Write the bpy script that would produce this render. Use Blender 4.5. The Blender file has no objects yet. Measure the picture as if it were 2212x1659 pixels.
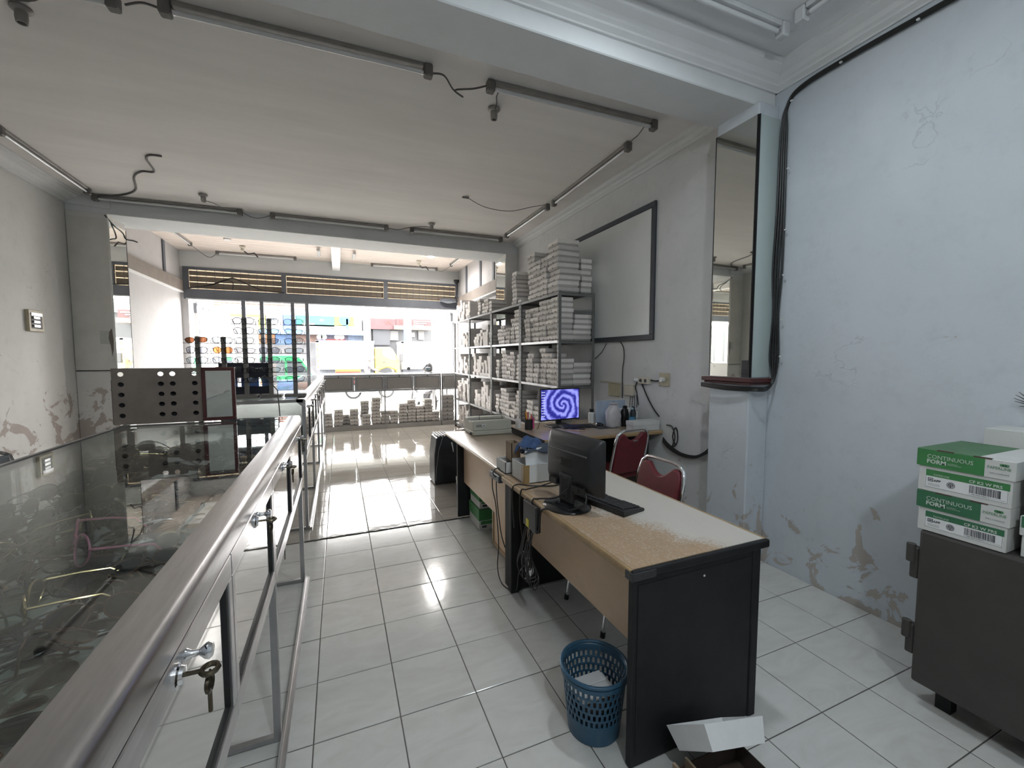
import bpy, bmesh, math, random
from mathutils import Vector, Matrix, Euler
R = math.radians
random.seed(7)
SC = bpy.context.scene
COL = SC.collection

# ---------------------------------------------------------------- camera
CAM_H = 1.5
YAW, PITCH = 0.39253, 0.06586
cd = bpy.data.cameras.new('camera')
cam = bpy.data.objects.new('camera', cd)
COL.objects.link(cam)
cam.location = (0, 0, CAM_H)
cam.rotation_euler = (math.pi / 2 - PITCH, 0, -YAW)
cd.sensor_width = 36.0
cd.lens = 904.2 / 2212 * 36.0
cd.clip_start = 0.02
cd.clip_end = 400
SC.camera = cam

# ---------------------------------------------------------------- world, lights, exposure
wd = bpy.data.worlds.new('hazy_sky')
SC.world = wd
wd.use_nodes = True
wd.node_tree.nodes['Background'].inputs[0].default_value = (1.0, 0.985, 0.965, 1)
wd.node_tree.nodes['Background'].inputs[1].default_value = 16.0
SC.view_settings.view_transform = 'Standard'
SC.view_settings.look = 'None'
SC.view_settings.exposure = 0.62
SC.view_settings.gamma = 1.0
SC.view_settings.use_curve_mapping = False
SC.cycles.max_bounces = 7
SC.cycles.diffuse_bounces = 3
SC.cycles.glossy_bounces = 4
SC.cycles.transparent_max_bounces = 14
SC.cycles.use_adaptive_sampling = True
SC.cycles.adaptive_threshold = 0.12
SC.cycles.sample_clamp_indirect = 6.0
SC.cycles.caustics_reflective = False
SC.cycles.caustics_refractive = False

pl = bpy.data.lights.new('front_opening_portal', 'AREA')
pl.shape = 'RECTANGLE'; pl.size = 5.5; pl.size_y = 3.2
pl.cycles.is_portal = True
po = bpy.data.objects.new('front_opening_portal', pl)
COL.objects.link(po)
po.location = (0, 10.62, 1.65); po.rotation_euler = (R(-90), 0, 0)

# ---------------------------------------------------------------- helpers
def origin_of(o):
    v = Vector((0, 0, 0))
    while o is not None:
        v = v + o.location
        o = o.parent
    return v

def tag(o, label=None, cat=None, group=None, kind=None):
    if label: o['label'] = label
    if cat: o['category'] = cat
    if group: o['group'] = group
    if kind: o['kind'] = kind
    return o

def thing(name, label, cat, loc=(0, 0, 0), rz=0.0, group=None):
    o = bpy.data.objects.new(name, None)
    COL.objects.link(o)
    o.empty_display_size = 0.05
    o.location = loc
    o.rotation_euler = (0, 0, rz)
    return tag(o, label, cat, group)

class MB:
    """collects geometry, builds ONE mesh object"""
    def __init__(s):
        s.v = []; s.f = []
    def add(s, vs, fs, mtx=None):
        b = len(s.v)
        s.v += [(mtx @ Vector(p)) if mtx is not None else Vector(p) for p in vs]
        s.f += [tuple(b + i for i in f) for f in fs]
        return s
    def box(s, x0, x1, y0, y1, z0, z1, mtx=None):
        vs = [(x0,y0,z0),(x1,y0,z0),(x1,y1,z0),(x0,y1,z0),(x0,y0,z1),(x1,y0,z1),(x1,y1,z1),(x0,y1,z1)]
        return s.add(vs, [(0,3,2,1),(4,5,6,7),(0,1,5,4),(1,2,6,5),(2,3,7,6),(3,0,4,7)], mtx)
    def cbox(s, c, size, mtx=None):
        return s.box(c[0]-size[0]/2, c[0]+size[0]/2, c[1]-size[1]/2, c[1]+size[1]/2, c[2]-size[2]/2, c[2]+size[2]/2, mtx)
    def tube(s, pts, r, n=8, cap=True, closed=False):
        pts = [Vector(p) for p in pts]
        m = len(pts)
        rs = r if isinstance(r, (list, tuple)) else [r] * m
        rings = []
        up = None
        for i, p in enumerate(pts):
            if closed:
                t = pts[(i+1) % m] - pts[i-1]
            else:
                t = pts[min(i+1, m-1)] - pts[max(i-1, 0)]
            if t.length < 1e-9: t = Vector((0,0,1))
            t.normalize()
            if up is None:
                up = Vector((0,0,1)) if abs(t.z) < .9 else Vector((1,0,0))
            a = t.cross(up)
            if a.length < 1e-6: a = t.cross(Vector((0,1,0)))
            a.normalize(); b = a.cross(t).normalized(); up = b
            rings.append([p + (a*math.cos(2*math.pi*k/n) + b*math.sin(2*math.pi*k/n))*rs[i] for k in range(n)])
        vs = [q for rg in rings for q in rg]
        fs = []
        for i in range(m if closed else m-1):
            j = (i+1) % m
            for k in range(n):
                l = (k+1) % n
                fs.append((i*n+k, i*n+l, j*n+l, j*n+k))
        if cap and not closed:
            fs.append(tuple(range(n-1, -1, -1)))
            fs.append(tuple((m-1)*n + k for k in range(n)))
        return s.add(vs, fs)
    def cyl(s, p0, p1, r, n=12, r1=None):
        return s.tube([p0, p1], [r, r if r1 is None else r1], n)
    def lathe(s, prof, n=24, mtx=None, cap=True):
        vs = []; fs = []
        for (r, z) in prof:
            for k in range(n):
                a = 2*math.pi*k/n
                vs.append((r*math.cos(a), r*math.sin(a), z))
        for i in range(len(prof)-1):
            for k in range(n):
                l = (k+1) % n
                fs.append((i*n+k, i*n+l, (i+1)*n+l, (i+1)*n+k))
        if cap:
            fs.append(tuple(range(n-1, -1, -1)))
            fs.append(tuple((len(prof)-1)*n+k for k in range(n)))
        return s.add(vs, fs, mtx)
    def prism(s, poly, d, axis='y', o=0.0, mtx=None):
        """poly in the plane perpendicular to axis, extruded from o to o+d"""
        n = len(poly)
        def P(p, t):
            return {'y': (p[0], t, p[1]), 'x': (t, p[0], p[1]), 'z': (p[0], p[1], t)}[axis]
        vs = [P(p, o) for p in poly] + [P(p, o+d) for p in poly]
        fs = [tuple(range(n)), tuple(range(2*n-1, n-1, -1))]
        for i in range(n):
            j = (i+1) % n
            fs.append((i, n+i, n+j, j))
        return s.add(vs, fs, mtx)
    def build(s, name, mat, parent=None, world=True, smooth=False, bevel=0.0, seg=1, sharp=35):
        me = bpy.data.meshes.new(name)
        off = origin_of(parent) if (world and parent is not None) else Vector((0,0,0))
        me.from_pydata([tuple(p - off) for p in s.v], [], s.f)
        bm = bmesh.new(); bm.from_mesh(me)
        bmesh.ops.recalc_face_normals(bm, faces=bm.faces)
        bm.to_mesh(me); bm.free()
        if mat is not None: me.materials.append(mat)
        if smooth:
            me.polygons.foreach_set('use_smooth', [True]*len(me.polygons))
            try: me.set_sharp_from_angle(angle=R(sharp))
            except Exception: pass
        o = bpy.data.objects.new(name, me)
        COL.objects.link(o)
        if parent is not None: o.parent = parent
        if bevel > 0:
            b = o.modifiers.new('bevel', 'BEVEL'); b.width = bevel; b.segments = seg
            b.limit_method = 'ANGLE'; b.angle_limit = R(40); b.harden_normals = False
        return o

def one(name, mb, mat, label, cat, group=None, base=None, **kw):
    """a top-level thing that is one mesh; its origin put at its base"""
    xs = [p for p in mb.v]
    if base is None:
        base = Vector((sum(p.x for p in xs)/len(xs), sum(p.y for p in xs)/len(xs), min(p.z for p in xs)))
    base = Vector(base)
    mb.v = [p - base for p in mb.v]
    o = mb.build(name, mat, None, **kw)
    o.location = base
    return tag(o, label, cat, group)

def struct(name, mb, mat, label=None, **kw):
    o = mb.build(name, mat, None, **kw)
    o['kind'] = 'structure'
    if label: o['label'] = label
    return o

def copy_tree(o, parent=None):
    c = o.copy(); COL.objects.link(c); c.parent = parent
    for ch in o.children: copy_tree(ch, c)
    return c

def ordn(n):
    return ['first','second','third','fourth','fifth','sixth','seventh','eighth','ninth','tenth','eleventh','twelfth','thirteenth','fourteenth'][n]

def rounded_rect(w, h, r, n=4):
    pts = []
    for cx, cy, a0 in ((w/2-r, h/2-r, 0), (-w/2+r, h/2-r, 90), (-w/2+r, -h/2+r, 180), (w/2-r, -h/2+r, 270)):
        for k in range(n+1):
            a = R(a0 + 90*k/n)
            pts.append((cx + r*math.cos(a), cy + r*math.sin(a)))
    return pts

# --- pixel (2212x1659) to a point at depth y / height z / side x, for measuring off the photograph
_F = 904.2
_Fw = Vector((math.sin(YAW)*math.cos(PITCH), math.cos(YAW)*math.cos(PITCH), -math.sin(PITCH)))
_Rt = Vector((math.cos(YAW), -math.sin(YAW), 0)); _Dn = _Fw.cross(_Rt)
def _ray(x, y): return _Rt*((x-1106)/_F) + _Dn*((y-829.5)/_F) + _Fw
def atY(x, y, Y): r = _ray(x, y); return Vector((0,0,CAM_H)) + r*(Y/r.y)
def atZ(x, y, Z): r = _ray(x, y); return Vector((0,0,CAM_H)) + r*((Z-CAM_H)/r.z)
def atX(x, y, X): r = _ray(x, y); return Vector((0,0,CAM_H)) + r*(X/r.x)

# ---------------------------------------------------------------- materials
def newmat(name):
    m = bpy.data.materials.new(name); m.use_nodes = True
    nt = m.node_tree
    return m, nt, nt.nodes['Principled BSDF'], nt.nodes, nt.links

def M(name, base, rough=0.5, metal=0.0, var=0.0, scale=6.0, bump=0.0, bscale=80.0, spec=0.5, emis=None, estr=1.0, rnd=0.0, coord='Object', stretch=None, coat=0.0, trans=0.0, alpha=1.0):
    m, nt, b, N, L = newmat(name)
    b.inputs['Base Color'].default_value = (*base, 1)
    b.inputs['Roughness'].default_value = rough
    b.inputs['Metallic'].default_value = metal
    b.inputs['Specular IOR Level'].default_value = spec
    b.inputs['Coat Weight'].default_value = coat
    b.inputs['Transmission Weight'].default_value = trans
    b.inputs['Alpha'].default_value = alpha
    if emis is not None:
        b.inputs['Emission Color'].default_value = (*emis, 1)
        b.inputs['Emission Strength'].default_value = estr
    vec = None
    if var > 0 or bump > 0:
        tc = N.new('ShaderNodeTexCoord')
        if coord == 'World':
            vec = N.new('ShaderNodeNewGeometry').outputs['Position']
        else:
            vec = tc.outputs[coord]
        if stretch is not None:
            mp = N.new('ShaderNodeMapping'); mp.inputs['Scale'].default_value = stretch
            L.new(vec, mp.inputs['Vector']); vec = mp.outputs['Vector']
    col = None
    if var > 0:
        nz = N.new('ShaderNodeTexNoise'); nz.inputs['Scale'].default_value = scale; nz.inputs['Detail'].default_value = 6
        nz.inputs['Roughness'].default_value = 0.62
        L.new(vec, nz.inputs['Vector'])
        rp = N.new('ShaderNodeValToRGB')
        rp.color_ramp.elements[0].position = 0.3; rp.color_ramp.elements[1].position = 0.7
        rp.color_ramp.elements[0].color = (*[max(0, c*(1-var)) for c in base], 1)
        rp.color_ramp.elements[1].color = (*[min(1, c*(1+var)) for c in base], 1)
        L.new(nz.outputs['Fac'], rp.inputs['Fac']); col = rp.outputs['Color']
    if rnd > 0:
        oi = N.new('ShaderNodeObjectInfo')
        mr = N.new('ShaderNodeMapRange'); mr.inputs['To Min'].default_value = 1-rnd; mr.inputs['To Max'].default_value = 1+rnd*.6
        L.new(oi.outputs['Random'], mr.inputs['Value'])
        hs = N.new('ShaderNodeHueSaturation')
        hs.inputs['Color'].default_value = (*base, 1)
        if col is not None: L.new(col, hs.inputs['Color'])
        L.new(mr.outputs['Result'], hs.inputs['Value']); col = hs.outputs['Color']
    if col is not None: L.new(col, b.inputs['Base Color'])
    if bump > 0:
        n2 = N.new('ShaderNodeTexNoise'); n2.inputs['Scale'].default_value = bscale; n2.inputs['Detail'].default_value = 4
        L.new(vec, n2.inputs['Vector'])
        bp = N.new('ShaderNodeBump'); bp.inputs['Strength'].default_value = bump; bp.inputs['Distance'].default_value = 0.01
        L.new(n2.outputs['Fac'], bp.inputs['Height']); L.new(bp.outputs['Normal'], b.inputs['Normal'])
    return m

def noise(N, L, vec, scale, detail=5, rough=.6, dist=0.0):
    n = N.new('ShaderNodeTexNoise'); n.inputs['Scale'].default_value = scale; n.inputs['Detail'].default_value = min(detail, 4)
    n.inputs['Roughness'].default_value = rough; n.inputs['Distortion'].default_value = dist
    L.new(vec, n.inputs['Vector']); return n.outputs['Fac']
def ramp(N, L, fac, p0, p1, c0=(0,0,0), c1=(1,1,1)):
    r = N.new('ShaderNodeValToRGB'); e = r.color_ramp.elements
    e[0].position = p0; e[1].position = p1; e[0].color = (*c0, 1); e[1].color = (*c1, 1)
    L.new(fac, r.inputs['Fac']); return r.outputs['Color']
def mix(N, L, fac, a, b, mode='MIX'):
    n = N.new('ShaderNodeMix'); n.data_type = 'RGBA'; n.blend_type = mode
    if isinstance(fac, (int, float)): n.inputs['Factor'].default_value = fac
    else: L.new(fac, n.inputs['Factor'])
    for k, x in ((6, a), (7, b)):
        if isinstance(x, tuple): n.inputs[k].default_value = (*x, 1)
        else: L.new(x, n.inputs[k])
    return n.outputs[2]
def mth(N, L, op, a, b=0.0):
    n = N.new('ShaderNodeMath'); n.operation = op
    for k, x in ((0, a), (1, b)):
        if isinstance(x, (int, float)): n.inputs[k].default_value = x
        else: L.new(x, n.inputs[k])
    return n.outputs[0]
def maprange(N, L, v, a, b, c, d):
    n = N.new('ShaderNodeMapRange'); n.inputs[1].default_value = a; n.inputs[2].default_value = b
    n.inputs[3].default_value = c; n.inputs[4].default_value = d
    L.new(v, n.inputs[0]); return n.outputs[0]

def wall_mat(name, paint, paint2, under, amount, top, low=0.0, psc=2.8):
    """old painted plaster: cloudy paint, peeled patches near the floor, cracks"""
    m, nt, b, N, L = newmat(name)
    pos = N.new('ShaderNodeNewGeometry').outputs['Position']
    sep = N.new('ShaderNodeSeparateXYZ'); L.new(pos, sep.inputs[0]); z = sep.outputs['Z']
    c = mix(N, L, ramp(N, L, noise(N, L, pos, 1.1, 6, .62, .4), .35, .68), paint, paint2)
    c = mix(N, L, mth(N, L, 'MULTIPLY', ramp(N, L, noise(N, L, pos, 9, 6, .7), .52, .8), .35), c, tuple(x*.72 for x in paint))
    hm = maprange(N, L, z, low, top, 1.0, 0.0)
    pn = mth(N, L, 'ADD', noise(N, L, pos, psc, 8, .66, .8), mth(N, L, 'MULTIPLY', hm, amount))
    peel = ramp(N, L, pn, .735, .75)
    edge = ramp(N, L, pn, .70, .735)
    c = mix(N, L, mth(N, L, 'MULTIPLY', edge, .25), c, tuple(x*.7 for x in paint))
    uc = mix(N, L, noise(N, L, pos, 7, 4), under, tuple(x*.62 for x in under))
    c = mix(N, L, mth(N, L, 'MULTIPLY', peel, .72), c, uc)
    vo = N.new('ShaderNodeTexVoronoi'); vo.feature = 'DISTANCE_TO_EDGE'; vo.inputs['Scale'].default_value = .9
    wv = N.new('ShaderNodeVectorMath'); wv.operation = 'ADD'
    nn = N.new('ShaderNodeTexNoise'); nn.inputs['Scale'].default_value = 3.0; nn.inputs['Detail'].default_value = 6
    L.new(pos, nn.inputs['Vector']); L.new(pos, wv.inputs[0]); L.new(nn.outputs['Color'], wv.inputs[1]); L.new(wv.outputs[0], vo.inputs['Vector'])
    cr = ramp(N, L, vo.outputs['Distance'], .0, .006, (1,1,1), (0,0,0))
    cr = mth(N, L, 'MULTIPLY', cr, ramp(N, L, noise(N, L, pos, 1.7, 3), .55, .62))
    c = mix(N, L, mth(N, L, 'MULTIPLY', cr, .28), c, tuple(x*.4 for x in paint))
    L.new(c, b.inputs['Base Color'])
    b.inputs['Roughness'].default_value = .75; b.inputs['Specular IOR Level'].default_value = .3
    h = mth(N, L, 'SUBTRACT', mth(N, L, 'MULTIPLY', noise(N, L, pos, 26, 6), .5), mth(N, L, 'MULTIPLY', peel, .6))
    h = mth(N, L, 'SUBTRACT', h, cr)
    bp = N.new('ShaderNodeBump'); bp.inputs['Strength'].default_value = .22; bp.inputs['Distance'].default_value = .01
    L.new(h, bp.inputs['Height']); L.new(bp.outputs['Normal'], b.inputs['Normal'])
    return m

def glass_mat(name, tint=(.86,.92,.9), refl=1.0, rough=0.0):
    """thin clear pane: transparent with a Fresnel-like reflection that grows to grazing angles"""
    m = bpy.data.materials.new(name); m.use_nodes = True
    nt = m.node_tree; N = nt.nodes; L = nt.links; N.clear()
    out = N.new('ShaderNodeOutputMaterial')
    tr = N.new('ShaderNodeBsdfTransparent'); tr.inputs[0].default_value = (*tint, 1)
    gl = N.new('ShaderNodeBsdfGlossy'); gl.inputs['Roughness'].default_value = rough; gl.inputs['Color'].default_value = (.95,.97,.97,1)
    lw = N.new('ShaderNodeLayerWeight'); lw.inputs['Blend'].default_value = .5
    p5 = mth(N, L, 'POWER', lw.outputs['Facing'], 5.0)
    fac = mth(N, L, 'ADD', mth(N, L, 'MULTIPLY', p5, .92*refl), .045*refl)
    ms = N.new('ShaderNodeMixShader'); L.new(fac, ms.inputs[0]); L.new(tr.outputs[0], ms.inputs[1]); L.new(gl.outputs[0], ms.inputs[2])
    L.new(ms.outputs[0], out.inputs['Surface'])
    return m

def wood_mat(name, c0, c1, rough=.4, sc=(1, 12, 12), worn=None):
    m, nt, b, N, L = newmat(name)
    pos = N.new('ShaderNodeNewGeometry').outputs['Position']
    mp = N.new('ShaderNodeMapping'); mp.inputs['Scale'].default_value = sc; L.new(pos, mp.inputs['Vector'])
    c = mix(N, L, ramp(N, L, noise(N, L, mp.outputs[0], 3.0, 8, .65, 1.2), .3, .7), c0, c1)
    c = mix(N, L, mth(N, L, 'MULTIPLY', noise(N, L, pos, 160, 2), .25), c, tuple(x*.75 for x in c0))
    if worn is not None:   # scuffed laminate, speckled where the print has rubbed off
        sx = N.new('ShaderNodeSeparateXYZ'); L.new(pos, sx.inputs[0])
        wn = mth(N, L, 'ADD', noise(N, L, pos, 2.2, 4, .5), maprange(N, L, sx.outputs['X'], .98, 1.65, -.20, .26))
        wm = mth(N, L, 'ADD', ramp(N, L, wn, .36, .86), mth(N, L, 'MULTIPLY', noise(N, L, pos, 110, 5, .85), 1.5))
        c = mix(N, L, mth(N, L, 'MULTIPLY', ramp(N, L, wm, .80, 1.38), .72), c, worn)
    L.new(c, b.inputs['Base Color']); b.inputs['Roughness'].default_value = rough
    return m

def tile_mat(name, a, b2, rough, spec=.5):
    m, nt, b, N, L = newmat(name)
    pos = N.new('ShaderNodeNewGeometry').outputs['Position']
    oi = N.new('ShaderNodeObjectInfo')
    ad = N.new('ShaderNodeVectorMath'); ad.operation = 'ADD'; L.new(pos, ad.inputs[0])
    cb = N.new('ShaderNodeCombineXYZ'); L.new(mth(N, L, 'MULTIPLY', oi.outputs['Random'], 40.0), cb.inputs[0]); L.new(mth(N, L, 'MULTIPLY', oi.outputs['Random'], 17.0), cb.inputs[1]); L.new(cb.outputs[0], ad.inputs[1])
    mp = N.new('ShaderNodeMapping'); mp.inputs['Rotation'].default_value = (0, 0, .6); mp.inputs['Scale'].default_value = (1.0, 2.6, 1)
    L.new(ad.outputs[0], mp.inputs['Vector'])
    c = mix(N, L, ramp(N, L, noise(N, L, mp.outputs[0], 3.4, 7, .62, 1.5), .38, .72), a, b2)
    c = mix(N, L, mth(N, L, 'MULTIPLY', oi.outputs['Random'], .10), c, tuple(x*.86 for x in a))
    L.new(c, b.inputs['Base Color'])
    b.inputs['Roughness'].default_value = rough; b.inputs['Specular IOR Level'].default_value = spec
    bp = N.new('ShaderNodeBump'); bp.inputs['Strength'].default_value = .10; bp.inputs['Distance'].default_value = .01
    L.new(noise(N, L, pos, 5.0, 3), bp.inputs['Height']); L.new(bp.outputs['Normal'], b.inputs['Normal'])
    return m

MT = {}
MT['wall_blue'] = wall_mat('wall_pale_blue_plaster', (.66,.70,.74), (.59,.63,.67), (.57,.48,.40), .235, .95, 0.0, 4.6)
MT['wall_warm'] = wall_mat('wall_grey_plaster', (.75,.735,.71), (.67,.66,.635), (.44,.35,.30), .30, 2.0)
MT['wall_front'] = wall_mat('wall_front_white_plaster', (.50,.49,.49), (.46,.45,.45), (.5,.47,.43), .02, 1.0)
MT['ceil'] = M('ceiling_paint_grey', (.82,.79,.765), .8, var=.06, scale=1.6, coord='World', stretch=(.4,2.2,1), bump=.06, bscale=30)
MT['ceil_near'] = M('ceiling_paint_white', (.84,.85,.86), .75, var=.05, scale=2.0, coord='World', bump=.05, bscale=30)
MT['beam'] = M('beam_paint', (.72,.735,.74), .75, var=.05, scale=2.5, coord='World', bump=.06, bscale=28)
MT['cornice'] = M('cornice_plaster', (.76,.76,.76), .7, var=.04, scale=3.0, coord='World')
MT['tile'] = tile_mat('floor_tile_ceramic', (.70,.69,.66), (.62,.605,.57), .13)
MT['tile_far'] = tile_mat('floor_tile_beige', (.47,.435,.39), (.41,.375,.33), .06, .30)
MT['grout'] = M('floor_grout', (.12,.11,.105), .9, var=.3, scale=12, coord='World')
MT['alu'] = M('brushed_aluminium', (.62,.61,.62), .28, 1.0, var=.10, scale=14, coord='World', stretch=(6,.6,6))
MT['alu_dark'] = M('dull_aluminium', (.42,.42,.43), .38, 1.0, var=.1, scale=10, coord='World')
MT['chrome'] = M('chrome', (.82,.82,.84), .08, 1.0)
MT['mirror'] = M('mirror_silver', (.80,.82,.79), .015, 1.0)
MT['mirror_door'] = M('mirror_door_panel', (.80,.80,.79), .04, 1.0)
MT['glass'] = glass_mat('counter_glass', (.94,.965,.955), 1.15)
MT['glass_clear'] = glass_mat('clear_glass', (.96,.97,.97), .8)
MT['rubber'] = M('black_gasket', (.012,.012,.013), .5)
MT['black'] = M('black_plastic', (.018,.018,.02), .42, var=.2, scale=20, bump=.05, bscale=400)
MT['black_gloss'] = M('black_gloss_plastic', (.014,.014,.016), .18)
MT['black_panel'] = M('black_laminate', (.016,.016,.018), .55, spec=.3, var=.25, scale=8, bump=.06, bscale=220)
MT['dark_steel'] = M('safe_dark_paint', (.060,.055,.050), .55, var=.10, scale=6, bump=.12, bscale=260)
MT['deck'] = M('counter_deck_laminate', (.55,.58,.56), .5, var=.08, scale=4, coord='World')
MT['grey_panel'] = M('grey_beige_panel', (.36,.345,.325), .4, var=.05, scale=3, coord='World')
MT['carton'] = M('white_carton', (.82,.785,.75), .75, var=.08, scale=9, rnd=.22)
MT['carton_grey'] = M('grey_white_carton', (.74,.705,.68), .75, var=.08, scale=9, rnd=.25)
MT['carton_body_shaded'] = M('carton_tray_shaded', (.50,.47,.445), .8, rnd=.2)  # darker than the lid: the lid's shadow painted into the body colour
MT['carton_end'] = M('carton_end_label', (.74,.71,.68), .7, var=.06, scale=14, rnd=.12)
MT['carton_brown'] = M('brown_cardboard', (.30,.22,.15), .8, var=.15, scale=6)
MT['ink'] = M('dark_ink', (.05,.05,.06), .7)
MT['white'] = M('white_plastic', (.75,.75,.74), .4)
MT['paper'] = M('white_paper', (.80,.80,.80), .8, var=.03, scale=20)
MT['green'] = M('green_print', (.055,.23,.075), .55, var=.10, scale=5)
MT['green_dull'] = M('dusty_green_card', (.10,.20,.11), .8, var=.18, scale=7)
MT['card_white'] = M('white_card', (.66,.66,.64), .65, var=.05, scale=8)
MT['desk_top'] = wood_mat('desk_top_laminate', (.50,.345,.215), (.42,.28,.17), .30, (9,1.2,9), worn=(.70,.69,.66))
MT['desk_top2'] = wood_mat('desk_top_clean_laminate', (.46,.36,.27), (.40,.31,.22), .28, (10,1.0,10))
MT['desk_front'] = wood_mat('desk_front_laminate', (.74,.54,.37), (.65,.47,.31), .42, (10,1.5,3))
MT['desk_edge'] = M('desk_edge_band', (.40,.27,.14), .35, var=.18, scale=9)
MT['red_vinyl'] = M('dark_red_upholstery', (.135,.014,.020), .55, var=.12, scale=20, bump=.15, bscale=300)
MT['blue_bin'] = M('blue_bin_plastic', (.030,.095,.165), .38, var=.12, scale=8)
MT['metal_shelf'] = M('grey_shelf_steel', (.20,.20,.20), .5, .3, var=.1, scale=6, coord='World')
MT['shelf_edge_daylit'] = M('daylit_shelf_edge', (.42,.42,.43), .42, .6, var=.12, scale=8, coord='World')  # paler shelf steel, daylight painted into the colour
MT['beige'] = M('beige_printer_plastic', (.50,.49,.42), .5, var=.04, scale=6)
MT['cable'] = M('black_cable', (.012,.012,.012), .45)
MT['cable_grey'] = M('grey_wire', (.10,.095,.09), .6)
MT['tube_off'] = M('unlit_tube_glass', (.70,.71,.72), .12, coat=.3)
MT['fixture'] = M('old_fixture_paint', (.30,.28,.26), .5, var=.15, scale=10)
MT['fixture_cap'] = M('grimy_fixture_end', (.17,.16,.15), .6, var=.2, scale=12)
MT['fix_white'] = M('white_fixture', (.66,.67,.68), .45, var=.06, scale=10)
MT['cream'] = M('cream_plastic', (.58,.54,.44), .45)
MT['cream_old'] = M('yellowed_plastic', (.45,.40,.28), .5, var=.12, scale=10)
MT['board_brown'] = M('brown_pegboard', (.23,.185,.155), .75, var=.16, scale=6)
MT['redwood'] = M('dark_red_wood', (.085,.022,.022), .45, var=.25, scale=9)
MT['frame_grey'] = M('slate_grey_frame_paint', (.115,.125,.145), .55, var=.10, scale=4, coord='World')
MT['plank'] = M('plank_ceiling_paint', (.60,.53,.48), .7, var=.08, scale=2.5, coord='World', stretch=(.4,4,1))
MT['bamboo'] = M('woven_bamboo', (.235,.19,.14), .8, var=.3, scale=30, coord='World', stretch=(1,1,6))
MT['white_paint'] = M('white_trim_paint', (.74,.74,.74), .55)
# ================================================================ the room
XL, XR = -2.90, 2.84
YB, Y1a, Y1b, Y2a, Y2b, YF = -3.0, 2.09, 2.42, 6.60, 7.22, 10.40
ZN, ZM, ZP, ZB = 3.44, 3.40, 3.62, 3.20

floor = struct('floor', MB().box(XL, XR, YB, 10.55, -.12, -.003), MT['grout'], 'floor of pale glossy ceramic tiles with dark joints')
T, TX0, TY0 = .3297, -.1268, 1.705
g = .0022
tmesh = {}
def tile_mesh(w, d, mat):
    key = (round(w, 3), round(d, 3), mat.name)
    if key not in tmesh:
        e = .0025
        vs = [(-w/2,-d/2,-.008),(w/2,-d/2,-.008),(w/2,d/2,-.008),(-w/2,d/2,-.008),
              (-w/2,-d/2,-e*.5),(w/2,-d/2,-e*.5),(w/2,d/2,-e*.5),(-w/2,d/2,-e*.5),
              (-w/2+e,-d/2+e,0),(w/2-e,-d/2+e,0),(w/2-e,d/2-e,0),(-w/2+e,d/2-e,0)]
        fs = [(0,1,5,4),(1,2,6,5),(2,3,7,6),(3,0,4,7),(4,5,9,8),(5,6,10,9),(6,7,11,10),(7,4,8,11),(8,9,10,11)]
        me = bpy.data.meshes.new('tile'); me.from_pydata(vs, [], fs); me.materials.append(mat); tmesh[key] = me
    return tmesh[key]
rest = MB()
for j in range(-14, 27):
    ya = TY0 + j*T + g; yb = TY0 + (j+1)*T - g
    if j == 6: ya += .016
    yb = min(yb, 10.40)
    if yb - ya < .02: continue
    for i in range(-9, 9):
        xa = max(XL+.002, TX0 + i*T + g); xb = min(XR-.002, TX0 + (i+1)*T - g)
        if xb - xa < .02: continue
        mt = MT['tile_far'] if j >= 6 else MT['tile']
        if i >= -1 and -5 <= j <= 22:
            o = bpy.data.objects.new('tile', tile_mesh(xb-xa, yb-ya, mt)); COL.objects.link(o)
            o.location = ((xa+xb)/2, (ya+yb)/2, random.uniform(-.0006, .0006)); o.parent = floor
            o.rotation_euler = (random.gauss(0, .0012), random.gauss(0, .0012), 0)
        else:
            rest.box(xa, xb, ya, yb, -.008, 0)
ro = rest.build('tile_field', MT['tile'], floor); ro['kind'] = 'stuff'
mb = MB(); random.seed(3)
for k in range(60):
    x = -.28 + k*.024; y = TY0 + 6*T + .007 + random.uniform(-.006, .006)
    mb.cbox((x, y, .001), (.03, random.uniform(.008, .02), .006))
mb.build('joint_filler', M('dark_joint_mortar', (.05,.047,.045), .95), floor)

struct('wall_right', MB().box(XR, XR+.15, YB-.15, 10.55, -.12, 3.75), MT['wall_blue'], 'pale blue plaster wall with peeling paint near the floor')
struct('wall_right_main', MB().box(XR-.004, XR, 2.41, Y2a, 0, ZM), wall_mat('wall_grey_white_plaster', (.74,.735,.73), (.66,.66,.655), (.55,.47,.38), .20, 1.0, 0.0, 3.6), 'grey white plaster wall behind the whiteboard')
struct('wall_left', MB().box(XL-.15, XL, YB-.15, 10.55, -.12, 3.75), MT['wall_warm'], 'stained grey plaster wall behind the glass counter')
struct('wall_back', MB().box(XL, XR, YB-.15, YB, -.12, 3.75), MT['wall_warm'])
# white plaster facing of the side walls in the front bay
struct('wall_front_left', MB().box(XL, XL+.012, Y2a+.45, YF, 0, ZP), MT['wall_front'], 'bright white plaster wall panel beside the street opening')
struct('wall_front_right', MB().box(XR-.012, XR, Y2a+.45, YF, 0, ZP), MT['wall_front'])
struct('ceiling_near', MB().box(XL, XR, YB, Y1a+.02, ZN, ZN+.2), MT['ceil_near'], 'white ceiling above the near part of the room')
struct('ceiling_main', MB().box(XL, XR, Y1b-.02, Y2a+.02, ZM, ZM+.2), MT['ceil'], 'grey painted ceiling with stains over the desks')
cp = struct('ceiling_front', MB().box(XL, XR, Y2b-.02, 10.6, ZP+.012, ZP+.2), MT['frame_grey'], 'painted plank ceiling behind the street front')
n = 22; w = (YF - Y2b + .1)/n
for k in range(n):
    ya = Y2b - .1 + k*w
    MB().box(XL+.005, XR-.005, ya+.004, ya+w-.004, ZP, ZP+.015).build('plank', MT['plank'], cp)
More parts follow.
